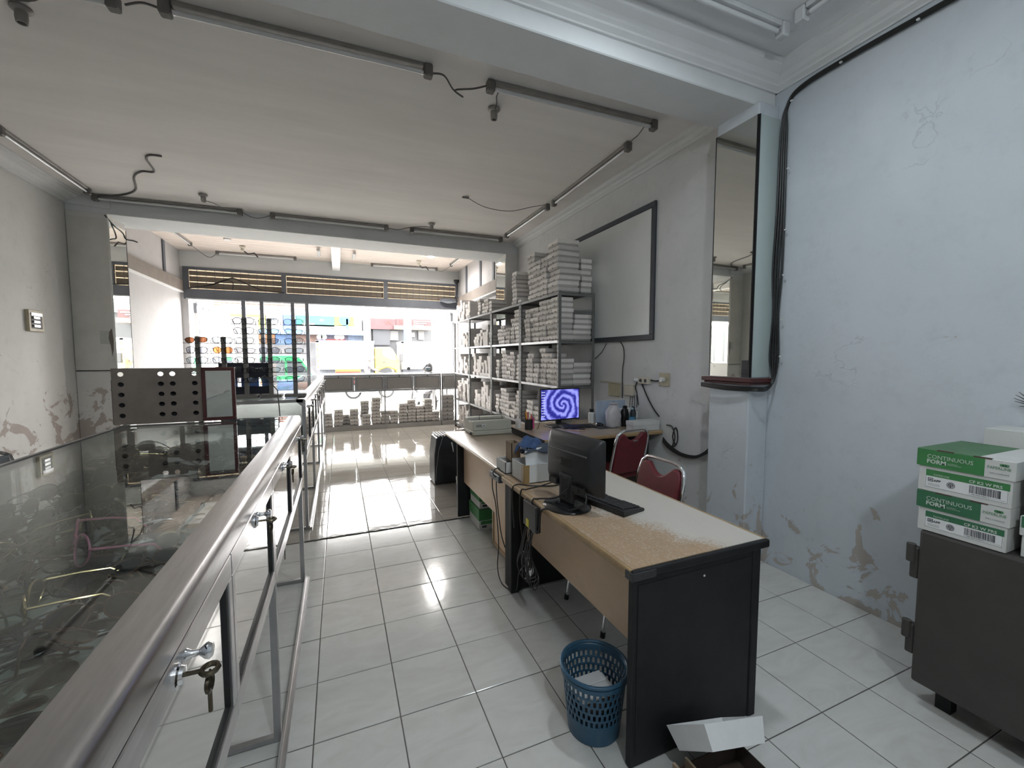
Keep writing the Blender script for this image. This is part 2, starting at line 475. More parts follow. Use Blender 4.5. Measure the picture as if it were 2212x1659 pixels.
struct('beam_near', MB().box(XL, XR, Y1a, Y1b, ZB, 3.62), MT['beam'], 'wide painted ceiling beam crossing the room', bevel=.006)
struct('beam_far', MB().box(XL, XR, Y2a, Y2b, ZB, 3.8), MT['beam'], 'painted ceiling beam before the street bay', bevel=.006)
struct('beam_joist', MB().box(-.075, .085, Y2b, YF, 3.43, ZP+.01), MT['white_paint'], 'short white beam running to the street front')

def pillar(name, x0, x1, y0, y1, mat):
    return struct(name, MB().box(x0, x1, y0, y1, 0, ZB+.01), mat, bevel=.008)
p1 = pillar('pillar_near_right', 2.645, XR, 2.06, 2.40, MT['wall_blue'])
p2 = pillar('pillar_far_right', 2.62, XR, 6.60, 7.05, MT['wall_warm'])
p3 = pillar('pillar_far_left', XL, -2.515, 6.60, 7.05, MT['wall_warm'])
def mirror(label, mb, edge):
    t = one('wall_mirror', mb, MT['mirror'], label, 'mirror')
    edge.build('edge', MT['rubber'], t)
    return t
zt, zb = 3.12, 1.352
mirror('tall mirror on the long side of the near right pillar', MB().box(2.638, 2.645, 2.066, 2.394, zb, zt),
       MB().box(2.636, 2.645, 2.394, 2.400, zb, zt).box(2.636, 2.645, 2.060, 2.066, zb, zt))
t = one('painted_mirror', MB().box(2.652, XR-.002, 2.053, 2.06, zb, zt), M('mirror_reflection_paint', (.50,.58,.575), .22, spec=.6), 'narrow mirror with pale green reflection painted on, near right pillar beside the cables', 'panel')  # mirror face; its pale reflection is painted as a plain green colour
MB().box(2.645, 2.652, 2.051, 2.06, zb, zt).build('edge', MT['rubber'], t)
mirror('greenish mirror on the far right pillar above the box rack', MB().box(2.613, 2.62, 6.61, 7.04, zb, zt),
       MB().box(2.611, 2.62, 7.04, 7.05, zb, zt))
mirror('mirror strip on the left pillar reflecting the street', MB().box(-2.515, -2.508, 6.61, 7.04, zb, zt),
       MB().box(-2.515, -2.506, 7.04, 7.05, zb, zt))
mir_old = M('tarnished_mirror', (.66,.645,.60), .38, .10, var=.10, scale=3)
t = one('wall_mirror', MB().box(XL+.01, -2.52, 6.593, 6.60, 1.33, 3.14), mir_old, 'dull tarnished mirror panel on the front of the left pillar', 'mirror')
MB().box(XL+.01, -2.52, 6.590, 6.593, 1.322, 1.333).build('edge', MT['rubber'], t)
MB().box(XR-.2, XR-.01, 6.593, 6.60, 1.33, 3.14)
one('paper_sticker', MB().cbox((-2.60, 6.591, 1.73), (.10, .003, .16)), M('old_sticker', (.52,.53,.50), .7, var=.1), 'small pale sticker on the left pillar mirror', 'sticker')
one('glue_stain', MB().prism([(-2.56,1.80),(-2.535,1.84),(-2.525,1.70),(-2.53,1.58),(-2.545,1.5),(-2.552,1.62),(-2.57,1.72)], .003, 'y', 6.589), M('brown_glue', (.20,.17,.15), .7), 'brown glue stain beside the pillar sticker', 'stain')
# red-brown ledge under the near pillar mirrors
mb = MB().box(2.60, XR-.001, 2.015, 2.44, 1.318, 1.346).box(2.615, XR-.001, 2.03, 2.425, 1.30, 1.318)
one('mirror_ledge', mb, MT['redwood'], 'dark red wooden ledge under the pillar mirrors', 'ledge', bevel=.004)

# cornices (stepped plaster)
def cornice(name, p0, p1, inward, z, h=.12, w=.13):
    p0, p1 = Vector(p0), Vector(p1); d = Vector(inward)
    prof = [(0,0),(w,0),(w,-.014),(w*.86,-.022),(w*.86,-.034),(w*.55,-h*.45),(w*.42,-h*.62),(w*.30,-h*.70),(w*.30,-h*.80),(w*.12,-h*.92),(w*.12,-h),(0,-h)]
    mb = MB(); n = len(prof)
    vs = [p0 + d*a + Vector((0,0,z+b)) for a, b in prof] + [p1 + d*a + Vector((0,0,z+b)) for a, b in prof]
    mb.add(vs, [tuple(range(n)), tuple(range(2*n-1,n-1,-1))] + [(i, (i+1)%n, n+(i+1)%n, n+i) for i in range(n)])
    return struct(name, mb, MT['cornice'])
cornice('trim_1', (XR, Y1b, 0), (XR, Y2a, 0), (-1,0,0), ZM, .09, .10)
cornice('trim_2', (XL, Y1b, 0), (XL, Y2a, 0), (1,0,0), ZM, .12, .16)
cornice('trim_3', (XL, Y1a, 0), (XR, Y1a, 0), (0,-1,0), ZN, .14, .13)
cornice('trim_4', (XR, YB, 0), (XR, Y1a, 0), (-1,0,0), ZN, .14, .12)
cornice('trim_5', (XL, YB, 0), (XL, Y1a, 0), (1,0,0), ZN, .14, .12)
# cove at the far beam
mb = MB().prism([(XL,ZM),(XL,ZM-.12),(XL+.42,ZM-.14),(XL+.42,ZM)], -.02, 'y', Y2a); struct('trim_6', mb, MT['beam'])

# street front: lintel wall, jambs, steel frame with transom
struct('wall_lintel', MB().box(XL, XR, YF, YF+.15, 3.30, 3.9), MT['beam'], 'plaster lintel wall above the street opening')
struct('wall_jamb_left', MB().box(XL, -2.77, YF-.01, YF+.15, 0, 3.30), MT['wall_front'])
struct('wall_jamb_right', MB().box(2.79, XR, YF-.01, YF+.15, 0, 3.30), MT['wall_front'])
tf = struct('window_1', MB().box(-2.84, 2.84, YF-.03, YF+.06, 2.66, 2.865), MT['frame_grey'], 'slate grey steel transom frame with wire mesh above the street opening', bevel=.005)
MB().box(-2.84, 2.84, YF-.02, YF+.05, 3.255, 3.305).build('top_rail', MT['frame_grey'], tf)
for x in (-2.80, -1.055, 1.075, 2.815):
    MB().box(x-.045, x+.045, YF-.02, YF+.05, 2.865, 3.255).build('mullion', MT['frame_grey'], tf)
MB().box(-2.80, 2.80, YF-.035, YF-.028, 2.655, 2.675).build('bright_strip', MT['alu'], tf)
for a, b, nb in ((-2.755, -1.10, 11), (-1.01, 1.03, 14), (1.12, 2.77, 11)):
    mb = MB()
    for k in range(1, nb):
        x = a + (b-a)*k/nb; mb.box(x-.004, x+.004, YF, YF+.008, 2.865, 3.255)
    for k in range(1, 6):
        z = 2.865 + .39*k/6; mb.box(a, b, YF+.001, YF+.007, z-.0025, z+.0025)
    mb.build('wire_grid', MT['frame_grey'], tf)
    for k, (z0, z1) in enumerate(((2.885, 3.0), (3.022, 3.125), (3.147, 3.235))):
        MB().box(a+.005, b-.005, YF+.05, YF+.058, z0, z1).build('bamboo_slat', MT['bamboo'], tf)
def translucent(name, c):
    m = bpy.data.materials.new(name); m.use_nodes = True; N = m.node_tree.nodes; N.clear()
    o = N.new('ShaderNodeOutputMaterial'); t_ = N.new('ShaderNodeBsdfTranslucent'); t_.inputs[0].default_value = (*c, 1)
    m.node_tree.links.new(t_.outputs[0], o.inputs['Surface']); return m
MB().box(-2.77, 2.78, YF+.09, YF+.094, 2.86, 3.27).build('backing_sheet', translucent('cream_blind_fabric', (.34,.30,.25)), tf)
# slim poles of the display window, standing on the front sill cabinet
for x, zb in ((-1.80, .78), (-1.47, .82), (-.89, .82), (-.61, 1.05)):
    one('window_pole', MB().box(x-.035, x+.035, 10.26, 10.33, zb, 2.66), MT['frame_grey'], 'grey steel pole %s of the display window' % {-1.80:'leftmost',-1.47:'second from left',-.89:'third from left',-.61:'rightmost'}[x], 'pole', 'display window poles')
# timber battens and boards on the front bay walls
def battens(side, X, list_, board):
    for k, (Y, z0, z1) in enumerate(list_):
        one('wall_batten', MB().box(min(X, X+side*.02), max(X, X+side*.02), Y-.05, Y+.05, z0, z1), MT['frame_grey'],
            'dark vertical batten on the %s front wall%s' % ('left' if side > 0 else 'right', '' if len(list_) == 1 else ', %s from the street' % ordn(k)), 'batten')
    t = one('wall_board', MB().box(min(X, X+side*.05), max(X, X+side*.05), board[0], board[1], board[2], board[3]), M('brown_board', (.22,.19,.17), .7, var=.12, scale=5), 'brown wooden board running along the %s front wall' % ('left' if side > 0 else 'right'), 'board')
    MB().box(min(X, X+side*.055), max(X, X+side*.055), board[0], board[1], board[2]-.02, board[2]+.005).build('bright_edge', MT['white_paint'], t)
    return t
battens(1, XL+.012, [(9.55, 2.98, 3.60)], (7.05, 10.38, 2.80, 3.02))
battens(-1, XR-.012, [(9.6, 2.95, 3.60), (8.55, 2.95, 3.60), (7.75, 2.95, 3.60)], (7.05, 10.3, 2.74, 2.96))

# ================================================================ daylight side: terrace, shutters, road
struct('sidewalk', MB().box(-14, 14, 10.55, 13.9, -.3, -.02), M('terrace_concrete', (.66,.63,.60), .8, var=.1, scale=3, coord='World'))
struct('road', MB().box(-60, 60, 13.9, 26.5, -.5, -.15), M('asphalt', (.16,.155,.15), .85, var=.15, scale=2, coord='World'))
struct('sidewalk_far', MB().box(-60, 60, 26.5, 30, -.5, -.02), M('far_sidewalk', (.5,.48,.46), .85))
leaf = M('shutter_paint', (.36,.345,.33), .55, var=.06, scale=3, coord='World')
slot = M('shutter_slot_dark', (.10,.105,.115), .6)
def shutter(name, x, side, y0, y1, n, label):
    t = thing(name, label, 'folding door', (x, y0, 0))
    w = (y1-y0)/n
    for k in range(n):
        a = y0 + k*w
        l = MB().box(x-.02, x+.02, a+.015, a+w-.015, .02, 2.56).build('leaf', leaf, t)
        MB().box(x-.026, x+.026, a+w*.30, a+w*.52, 1.30, 2.42).build('slot', slot, l)
        MB().box(x-.026, x+.026, a+w*.30, a+w*.52, .2, 1.08).build('slot', slot, l)
        MB().box(x-.03, x+.03, a-.012, a+.02, 1.1, 1.26).build('hinge', MT['white_paint'], l)
        MB().box(x-.028, x+.028, a-.01, a+.015, 2.40, 2.60).build('hanger', slot, l)
    MB().box(x-.04, x+.04, y0, y1, 2.56, 2.64).build('track', leaf, t)
    return t
shutter('folding_shutter', -2.72, 1, 10.62, 12.95, 5, 'folded grey metal shutter leaves on the left of the opening')
shutter('folding_shutter', 2.72, -1, 10.62, 13.1, 6, 'folded pale metal shutter leaves on the right of the opening')
ot = thing('outer_rail', 'pale horizontal shutter rail with wire panel above, outside', 'rail', (0, 13.0, 2.6))
MB().box(-2.75, 2.75, 12.95, 13.05, 2.63, 2.74).build('rail', leaf, ot)
MB().box(-2.75, 2.75, 12.94, 13.06, 2.79, 2.83).build('rail', leaf, ot)
mb = MB()
for k in range(46):
    x = -2.7 + k*.12; mb.box(x-.004, x+.004, 13.0, 13.008, 2.82, 3.15)
for z in (2.93, 3.04, 3.15): mb.box(-2.75, 2.75, 13.0, 13.006, z-.004, z+.004)
mb.build('wire_panel', MT['frame_grey'], ot)
# pale panel with an arch standing outside left
t = one('arch_panel', MB().box(-2.60, -1.98, 13.1, 13.14, 0, 2.55), leaf, 'pale panel with white arch moulding outside the left shutter', 'panel')
arc = [(-2.55+.0, 13.08, .2)] + [(-2.55+.27*(1-math.cos(a)), 13.08, 1.7+.45*math.sin(a)) for a in [k*math.pi/12 for k in range(13)]] + [(-2.01, 13.08, .2)]
MB().tube(arc, .025, 8).build('arch_moulding', MT['white_paint'], t, smooth=True)
# ================================================================ glass counters
key_metal = M('brass_dark_key', (.10,.085,.06), .35, 1.0)
def key_parts(mb, p, dirv):
    """key with pierced bow at p, blade along dirv (unit), flat in the plane of dirv and X"""
    d = Vector(dirv); s = Vector((0, 1, 0)) if abs(d.y) < .5 else Vector((0, 0, 1))
    ring = [p + d*(-.012) + (d*math.cos(a)*.011 + s*math.sin(a)*.0125) for a in [k*math.pi/6 for k in range(12)]]
    mb.tube(ring, .0042, 6, closed=True)
    mb.tube([p - d*.002, p + d*.034], .0032, 6)
    mb.tube([p + d*.018, p + d*.018 + s*.005], .0018, 5)
    mb.tube([p + d*.025, p + d*.025 + s*.004], .0018, 5)

def counter_along_y(name, label, x0, x1, y0, y1, zt, nd, legs, key_doors, zlow=.66, shelf_z=.90):
    """aluminium and glass showcase; x1 is the aisle side with the doors"""
    t = thing(name, label, 'counter', ((x0+x1)/2, (y0+y1)/2, 0))
    MB().box(x0+.015, x1-.065, y0+.015, y1-.015, zt-.012, zt-.003).build('glass_top', MT['glass'], t)
    MB().prism([(x1-.07, zt-.002), (x1-.014, zt), (x1-.004, zt-.006), (x1, zt-.018), (x1, zt-.060), (x1-.025, zt-.065), (x1-.07, zt-.025)], y1-y0, 'y', y0).build('front_rail', MT['alu'], t, smooth=True, sharp=50)
    MB().box(x0, x0+.016, y0, y1, zt-.03, zt+.001).build('back_rail', MT['alu_dark'], t)
    for yy in (y0, y1-.018): MB().box(x0, x1-.02, yy, yy+.018, zt-.03, zt-.001).build('end_rail', MT['alu'], t)
    MB().box(x0+.01, x1-.03, y0+.01, y1-.01, zlow, zlow+.02).build('deck', MT['deck'], t)
    MB().box(x0+.01, x1-.04, y0+.012, y1-.012, shelf_z-.012, shelf_z).build('shelf', MT['deck'], t)
    MB().box(x0+.004, x0+.010, y0+.02, y1-.02, zlow+.02, zt-.03).build('back_pane', MT['glass_clear'], t)
    for yy in (y0+.004, y1-.010): MB().box(x0+.02, x1-.03, yy, yy+.006, zlow+.02, zt-.03).build('end_pane', MT['glass_clear'], t)
    for yy in legs:
        for xx in (x0, x1-.030):
            MB().box(xx, xx+.025, yy-.0125, yy+.0125, 0, zt-.03).build('leg', MT['alu_dark'], t)
        MB().box(x0, x1-.02, yy-.012, yy+.012, .004, .022).build('cross_bar', MT['alu_dark'], t)
    MB().box(x1-.002, x1+.022, y0, y1, .0, .018).box(x1-.004, x1+.006, y0, y1, .018, .03).build('floor_strip', MT['alu'], t)
    w = (y1-y0-.02)/nd
    for k in range(nd):
        a = y0+.01+k*w; b = a+w
        zb, zk = zlow-.005, zt-.066
        fr = MB().box(x1-.024, x1, a+.002, b-.002, zk-.052, zk).box(x1-.024, x1, a+.002, b-.002, zb, zb+.050)
        fr.box(x1-.024, x1, a+.002, a+.030, zb+.05, zk-.052).box(x1-.024, x1, b-.030, b-.002, zb+.05, zk-.052)
        d = fr.build('door', MT['alu'], t, bevel=.002)
        mbg = MB()
        for (q0, q1, r0, r1) in ((a+.03, a+.042, zb+.05, zk-.052), (b-.042, b-.03, zb+.05, zk-.052), (a+.042, b-.042, zb+.05, zb+.062)):
            mbg.box(x1-.014, x1-.004, q0, q1, r0, r1)
        mbg.build('gasket', MT['rubber'], d)
        MB().box(x1-.016, x1-.010, a+.028, b-.028, zb+.045, zk-.05).build('mirror_panel', MT['mirror_door'], d)
        c = (a+b)/2; zc = zk - .028
        mx = Matrix.Translation((x1, c+.012, zc)) @ Matrix.Rotation(R(90), 4, 'Y')
        MB().lathe([(.010,0),(.0055,.008),(.005,.018),(.012,.026),(.0135,.031),(.010,.036),(.002,.037)], 14, mx).build('knob', MT['chrome'], d, smooth=True)
        mx = Matrix.Translation((x1, c-.032, zc-.004)) @ Matrix.Rotation(R(90), 4, 'Y')
        MB().lathe([(.019,0),(.019,.003),(.015,.005),(.013,.010),(.002,.011)], 16, mx).build('lock', MT['chrome'], d, smooth=True)
        if k in key_doors:
            kb = MB(); key_parts(kb, Vector((x1+.030, c-.032, zc-.004)), (-1, 0, 0)); kb.build('key', key_metal, d, smooth=True)
            kb = MB(); key_parts(kb, Vector((x1+.040, c-.030, zc-.040)), (0, 0, -1)); kb.tube([(x1+.041, c-.031, zc-.006), (x1+.046, c-.03, zc-.012), (x1+.041, c-.030, zc-.022)], .0016, 6); kb.build('spare_key', key_metal, d, smooth=True)
    return t
CT1 = 1.115
counter_along_y('display_counter', 'near aluminium and glass display counter full of sunglasses', -1.125, -.238, .45, 3.05, CT1, 4, (.62, 1.78, 3.035), (0, 1, 2, 3))
CT2 = 1.14
counter_along_y('display_counter', 'long aluminium and glass counter leading towards the street', -1.15, -.268, 3.95, 8.90, CT2, 8, (3.965, 5.2, 6.43, 7.67, 8.88), (0, 1, 2, 3, 4))
# far counter, doors facing the room
def counter_along_x(label, x0, x1, y0, y1, zt, nd):
    t = thing('display_counter', label, 'counter', ((x0+x1)/2, (y0+y1)/2, 0))
    MB().box(x0+.01, x1-.01, y0+.03, y1-.01, zt-.010, zt-.002).build('glass_top', MT['glass'], t)
    MB().box(x0, x1, y0, y0+.05, zt-.05, zt).build('front_rail', MT['alu_dark'], t, bevel=.004)
    MB().box(x0, x1, y1-.02, y1, zt-.03, zt).build('back_rail', MT['alu'], t)
    MB().box(x0+.01, x1-.01, y0+.02, y1-.01, .79, .81).build('deck', MT['deck'], t)
    MB().box(x0, x1, y0+.01, y1, 0, .095).build('plinth', M('plinth_laminate', (.42,.41,.39), .4, var=.05, coord='World'), t)
    MB().box(x0+.02, x1-.02, y1-.008, y1-.002, .81, zt-.03).build('back_pane', MT['glass_clear'], t)
    w = (x1-x0)/nd
    for k in range(nd):
        a, b = x0+k*w, x0+(k+1)*w
        fr = MB().box(a+.004, b-.004, y0, y0+.022, zt-.062, zt-.052+.0).box(a+.004, b-.004, y0, y0+.022, .785, .825)
        fr.box(a+.004, a+.045, y0, y0+.022, .825, zt-.062).box(b-.045, b-.004, y0, y0+.022, .825, zt-.062)
        d = fr.build('door', MT['alu_dark'], t, bevel=.002)
        MB().box(a+.045, b-.045, y0+.006, y0+.012, .825, zt-.062).build('gasket', MT['rubber'], d)
        MB().box(a+.052, b-.052, y0+.003, y0+.010, .832, zt-.069).build('panel', MT['grey_panel'], d)
        c = (a+b)/2
        mx = Matrix.Translation((c, y0, zt-.045)) @ Matrix.Rotation(R(90), 4, 'X')
        MB().lathe([(.012,0),(.008,.008),(.012,.022),(.002,.026)], 10, mx).build('knob', MT['black'], d, smooth=True)
    for xx in (x0, (x0+x1)/2-.0125, x1-.025):
        for yy in (y0, y1-.025):
            MB().box(xx, xx+.025, yy, yy+.025, .09, zt-.05).build('leg', MT['alu_dark'], t)
    return t
counter_along_x('far counter with four grey panels in front of the street opening', -.305, 2.045, 8.97, 9.78, 1.135, 4)
counter_along_x('short end counter half hidden behind the box rack', 2.06, 2.66, 8.97, 9.78, 1.135, 1)
# white sill cabinet at the display window
t = thing('window_cabinet', 'low pale cabinet along the display window', 'cabinet', (-1.6, 10.1, 0))
MB().box(-2.70, -.48, 9.98, 10.36, 0, .74).build('body', MT['card_white'], t)
MB().box(-2.72, -.46, 9.96, 10.38, .74, .78).build('top', MT['white'], t, bevel=.004)
one('tray_stack', MB().box(-.80, -.47, 9.99, 10.34, .78, .92).box(-.78, -.46, 10.0, 10.33, .94, 1.03), M('cream_tray', (.66,.60,.52), .5), 'pale stacked trays at the foot of the right window pole', 'trays')

# ================================================================ eyewear
def oval(w, h, p, n=18):
    pts = []
    for k in range(n):
        a = 2*math.pi*k/n
        c, s_ = math.cos(a), math.sin(a)
        x = abs(c)**p * (1 if c >= 0 else -1) * w/2
        z = abs(s_)**p * (1 if s_ >= 0 else -1) * h/2
        if z < 0: x *= 1 - .22*(-z/(h/2))**2
        pts.append((x, z))
    return pts
FR_MATS = {'black': M('frame_black', (.015,.015,.016), .25), 'brown': M('frame_tortoise', (.07,.035,.02), .25, var=.5, scale=60), 'gold': M('frame_gold', (.55,.42,.22), .25, 1.0), 'pink': M('frame_pink', (.50,.16,.26), .35), 'silver': M('frame_silver', (.6,.6,.62), .2, 1.0)}
def lens_mat(n, c, t): 
    return glass_mat(n, c, t)
LN_MATS = {'grey': lens_mat('lens_grey', (.68,.69,.73), .9), 'dark': M('lens_dark', (.010,.010,.011), .10, spec=.35), 'smoke': lens_mat('lens_smoke', (.16,.16,.18), 1.0), 'clear': lens_mat('lens_clear', (.82,.86,.88), .9), 'brown': lens_mat('lens_brown', (.45,.27,.18), 1.0), 'yellow': lens_mat('lens_yellow', (.62,.60,.16), .9), 'amber': lens_mat('lens_amber', (.80,.50,.30), .8)}
EYE = {}
def eyewear_meshes(fr, ln, w=.145, h=.043, p=.75, folded=False, thick=.0021):
    key = (fr, ln, w, h, p, folded)
    if key in EYE: return EYE[key]
    lw = w*.40; cx = w*.265
    rim = oval(lw, h, p)
    mb = MB()
    for s in (-1, 1):
        mb.tube([(s*cx + s*x, .004*(abs(s*cx + s*x)/(w/2))**2*3, z) for x, z in rim], thick, 6, closed=True)
    mb.tube([(-cx+lw/2, 0, h*.18), (0, -.003, h*.27), (cx-lw/2, 0, h*.18)], thick, 6)
    for s in (-1, 1): mb.tube([(s*(cx+lw/2-.001), .008, h*.22), (s*w/2, .013, h*.26)], thick*1.25, 6)
    def mesh(b, name, mat, sm=True):
        o = b.build(name, mat, None, smooth=sm); me = o.data; bpy.data.objects.remove(o); return me
    out = [('frame', mesh(mb, 'eyewear_frame', FR_MATS[fr]))]
    for s in (-1, 1):
        lb = MB(); n = len(rim)
        vs = [(s*cx + s*x, .004*(abs(s*cx+s*x)/(w/2))**2*3 - .0006, z) for x, z in rim] + [(s*cx, -.0012, 0)]
        vs2 = [(a, b_+.0014, c) for a, b_, c in vs]
        lb.add(vs + vs2, [(i, (i+1) % n, n) for i in range(n)] + [(n+1+(i+1) % n, n+1+i, 2*n+1) for i in range(n)] + [(i, (i+1) % n, n+1+(i+1) % n, n+1+i) for i in range(n)])
        out.append(('lens', mesh(lb, 'eyewear_lens', LN_MATS[ln])))
    for s in (-1, 1):
        tb = MB(); x = s*w/2
        if folded:
            q = .016 if s > 0 else .021
            pts = [(x, .013, h*.26), (x*.9, q, h*.26), (-x*.75, q+.003, h*.20), (-x*1.05, q+.002, -h*.25)]
        else:
            pts = [(x, .013, h*.26), (x*1.02, .06, h*.26), (x*1.0, .105, h*.2), (x*.96, .14, -h*.35)]
        tb.tube(pts, [thick*1.2, thick, thick, thick*1.1], 6)
        out.append(('temple', mesh(tb, 'eyewear_temple', FR_MATS[fr])))
    EYE[key] = out
    return out
def eyewear(spec, loc, rot, name, label, group, scale=1.0):
    ms = eyewear_meshes(*spec)
    root = bpy.data.objects.new(name, ms[0][1]); COL.objects.link(root)
    root.location = loc; root.rotation_euler = rot; root.scale = (scale,)*3
    tag(root, label, 'eyewear', group)
    for nm, me in ms[1:]:
        o = bpy.data.objects.new(nm, me); COL.objects.link(o); o.parent = root
    return root
SPECS = [('black','dark',.148,.046,.72), ('brown','dark',.146,.050,.85), ('black','smoke',.142,.044,.8), ('black','dark',.150,.054,.9), ('brown','brown',.145,.048,.8), ('black','clear',.140,.040,.7), ('gold','dark',.140,.048,.95), ('silver','smoke',.138,.046,.9)]
# heap under the near glass
random.seed(11)
gy = .50
row = 0
while gy < 2.90:
    gx = -1.0 + random.uniform(-.02, .02)
    while gx < -.40:
        sp = random.choice(SPECS + SPECS[:2] + [SPECS[3], SPECS[0], SPECS[1]])
        folded = random.random() < .45
        zr = random.choice((.93, .95, .98, 1.01))
        rot = (R(random.choice((-80, -70, -95, 85, 100, -60))) + random.uniform(-.2, .2), random.uniform(-.25, .25), random.uniform(0, 6.28))
        if not folded: rot = (random.uniform(-.22, .16), random.uniform(-.2, .2), random.uniform(0, 6.28)); zr = random.choice((.955, .98, 1.01))
        eyewear((sp[0], sp[1], sp[2], sp[3], sp[4], folded), (gx + random.uniform(-.03, .03), gy + random.uniform(-.03, .03), zr), rot, 'sunglasses',
                '%s rimmed %s sunglasses in the near counter, %s, %s' % ({'black':'black','brown':'tortoise','gold':'gold','silver':'silver'}[sp[0]], 'folded' if folded else 'open', ('beside the aisle rail' if gx > -.58 else 'mid heap' if gx > -.82 else 'along the back edge'), ('at the photo edge' if gy < 1.0 else 'by the second door' if gy < 1.7 else 'by the third door' if gy < 2.4 else 'by the perforated board')), 'sunglasses in the near counter', random.choice((1.0, 1.1, 1.2)))
        gx += random.uniform(.070, .095)
    gy += .074; row += 1
    if row > 40: break
eyewear(('pink','clear',.150,.060,.95,False), (-.62, 1.36, 1.035), (R(-12), R(8), R(-60)), 'sunglasses', 'pink framed glasses standing up under the counter glass', None, 1.25)
eyewear(('brown','yellow',.150,.052,.85,True), (-.79, 1.20, 1.04), (R(-75), R(5), R(25)), 'sunglasses', 'yellow lensed glasses lying flat under the counter glass', None, 1.1)
eyewear(('gold','yellow',.150,.045,.85,False), (-.68, 1.12, 1.05), (R(-8), 0, R(115)), 'sunglasses', 'gold wire glasses with yellow lenses crossing the heap', None, 1.1)
# clear plastic sleeves and paper slips among the glasses
slv = glass_mat('plastic_sleeve', (.80,.84,.82), .9, .12)
random.seed(5)
for k in range(34):
    x, y = random.uniform(-1.02, -.38), random.uniform(.55, 2.9)
    a = random.uniform(0, 6.28); w_, h_ = random.uniform(.03, .05), random.uniform(.08, .10)
    mtx = Matrix.Translation((x, y, random.uniform(.985, 1.02))) @ Matrix.Rotation(a, 4, 'Z') @ Matrix.Rotation(random.uniform(-.3, .3), 4, 'X')
    mb = MB(); n = 5
    vs = []
    for i in range(n+1):
        for j in (0, 1): vs.append(((j-.5)*2*w_, (i/n-.5)*2*h_, .006*math.sin(i*2.1+k)))
    vs2 = [(p[0], p[1], p[2]+.0015) for p in vs]
    fs = [(2*i, 2*i+1, 2*i+3, 2*i+2) for i in range(n)]
    mb.add(vs+vs2, fs + [tuple(len(vs)+q for q in f[::-1]) for f in fs], mtx)
    paper = k % 9 == 0
    one('paper_slip' if paper else 'plastic_sleeve', mb, MT['card_white'] if paper else slv, ('pale paper slip' if paper else 'clear plastic sleeve') + ' tucked among the sunglasses in the near counter', 'slip' if paper else 'sleeve', 'slips and sleeves in the near counter')
# eyewear lying in the end of the long counter
random.seed(21)
for k in range(26):
    sp = random.choice(SPECS)
    eyewear((sp[0], sp[1], sp[2], sp[3], sp[4], True), (-1.05 + (k % 9)*.082 + random.uniform(-.02, .02), 4.05 + (k//9)*.10 + random.uniform(-.02, .02), .935 + .02*(k % 2)), (R(-80)+random.uniform(-.2, .3), random.uniform(-.2, .2), random.uniform(0, 6.28)), 'sunglasses',
            '%s rimmed glasses heaped inside the end of the long counter' % {'black':'black','brown':'tortoise brown','gold':'gold wire','silver':'silver wire'}[sp[0]], 'glasses in the end of the long counter')
# display posts with rods on the long counter
postm = M('display_post_brown', (.22,.20,.18), .5, var=.1)
rackspec = [(-1.07, 1.665, 5), (-.89, 1.665, 5), (-.735, 1.83, 7), (-.55, 1.83, 7), (-.36, 1.83, 7)]
random.seed(31)
RY = 4.17
for r_, (x, ztop, rows) in enumerate(rackspec):
    nm = ordn(r_)
    t = thing('eyewear_rack', 'brown display post with rods, %s of five from the left, on the long counter' % nm, 'display rack', (x, RY, CT2))
    MB().box(x-.017, x+.017, RY+.012, RY+.04, CT2+.028, ztop).build('post', postm, t, bevel=.003)
    MB().box(x-.085, x+.085, RY-.03, RY+.11, CT2+.001, CT2+.030).build('base', postm, t, bevel=.003)
    for q in range(rows):
        z = ztop - .052 - q*.083
        MB().tube([(x-.095, RY+.008, z-.004), (x+.095, RY+.008, z-.004)], .0025, 6).build('rod', MT['black'], t)
        sp = random.choice([('black','clear'), ('black','clear'), ('black','clear'), ('black','grey'), ('black','grey'), ('brown','clear')])
        if (r_, q) == (0, 0): sp = ('brown', 'brown')
        if (r_, q) == (1, 1): sp = ('brown', 'amber')
        w_ = random.choice((.150, .160, .165)); h_ = random.choice((.044, .050, .054)); p_ = random.choice((.7, .8, .9))
        eyewear((sp[0], sp[1], w_, h_, p_, False), (x, RY-.012, z+.022), (R(random.uniform(-6, 4)), R(random.uniform(-3, 3)), R(random.uniform(-5, 5))), 'eyeglasses',
                '%s eyeglasses with %s lenses, %s row down, %s display post from the left' % ({'black':'black','brown':'brown'}[sp[0]], {'grey':'grey','clear':'clear','smoke':'smoky','brown':'brown','dark':'dark','amber':'amber'}[sp[1]], ordn(q), nm), 'eyeglasses on the display posts')
# dark display case with blue cards behind the posts
t = thing('display_case', 'dark navy display case with blue cards behind the display posts', 'display case', (-.78, 4.55, CT2))
dk = M('navy_case', (.035,.037,.055), .35)
MB().box(-.99, -.565, 4.44, 4.70, CT2, CT2+.085).box(-.99, -.565, 4.44, 4.70, CT2+.165, CT2+.30).box(-.99, -.97, 4.44, 4.70, CT2+.085, CT2+.165).box(-.585, -.565, 4.44, 4.7, CT2+.085, CT2+.165).build('body', dk, t, bevel=.004)
bl = M('blue_card', (.16,.27,.62), .4)
for a, b in ((-.965, -.86), (-.83, -.69), (-.665, -.59)):
    MB().box(a, b, 4.50, 4.51, CT2+.085, CT2+.165).build('card', bl, t)
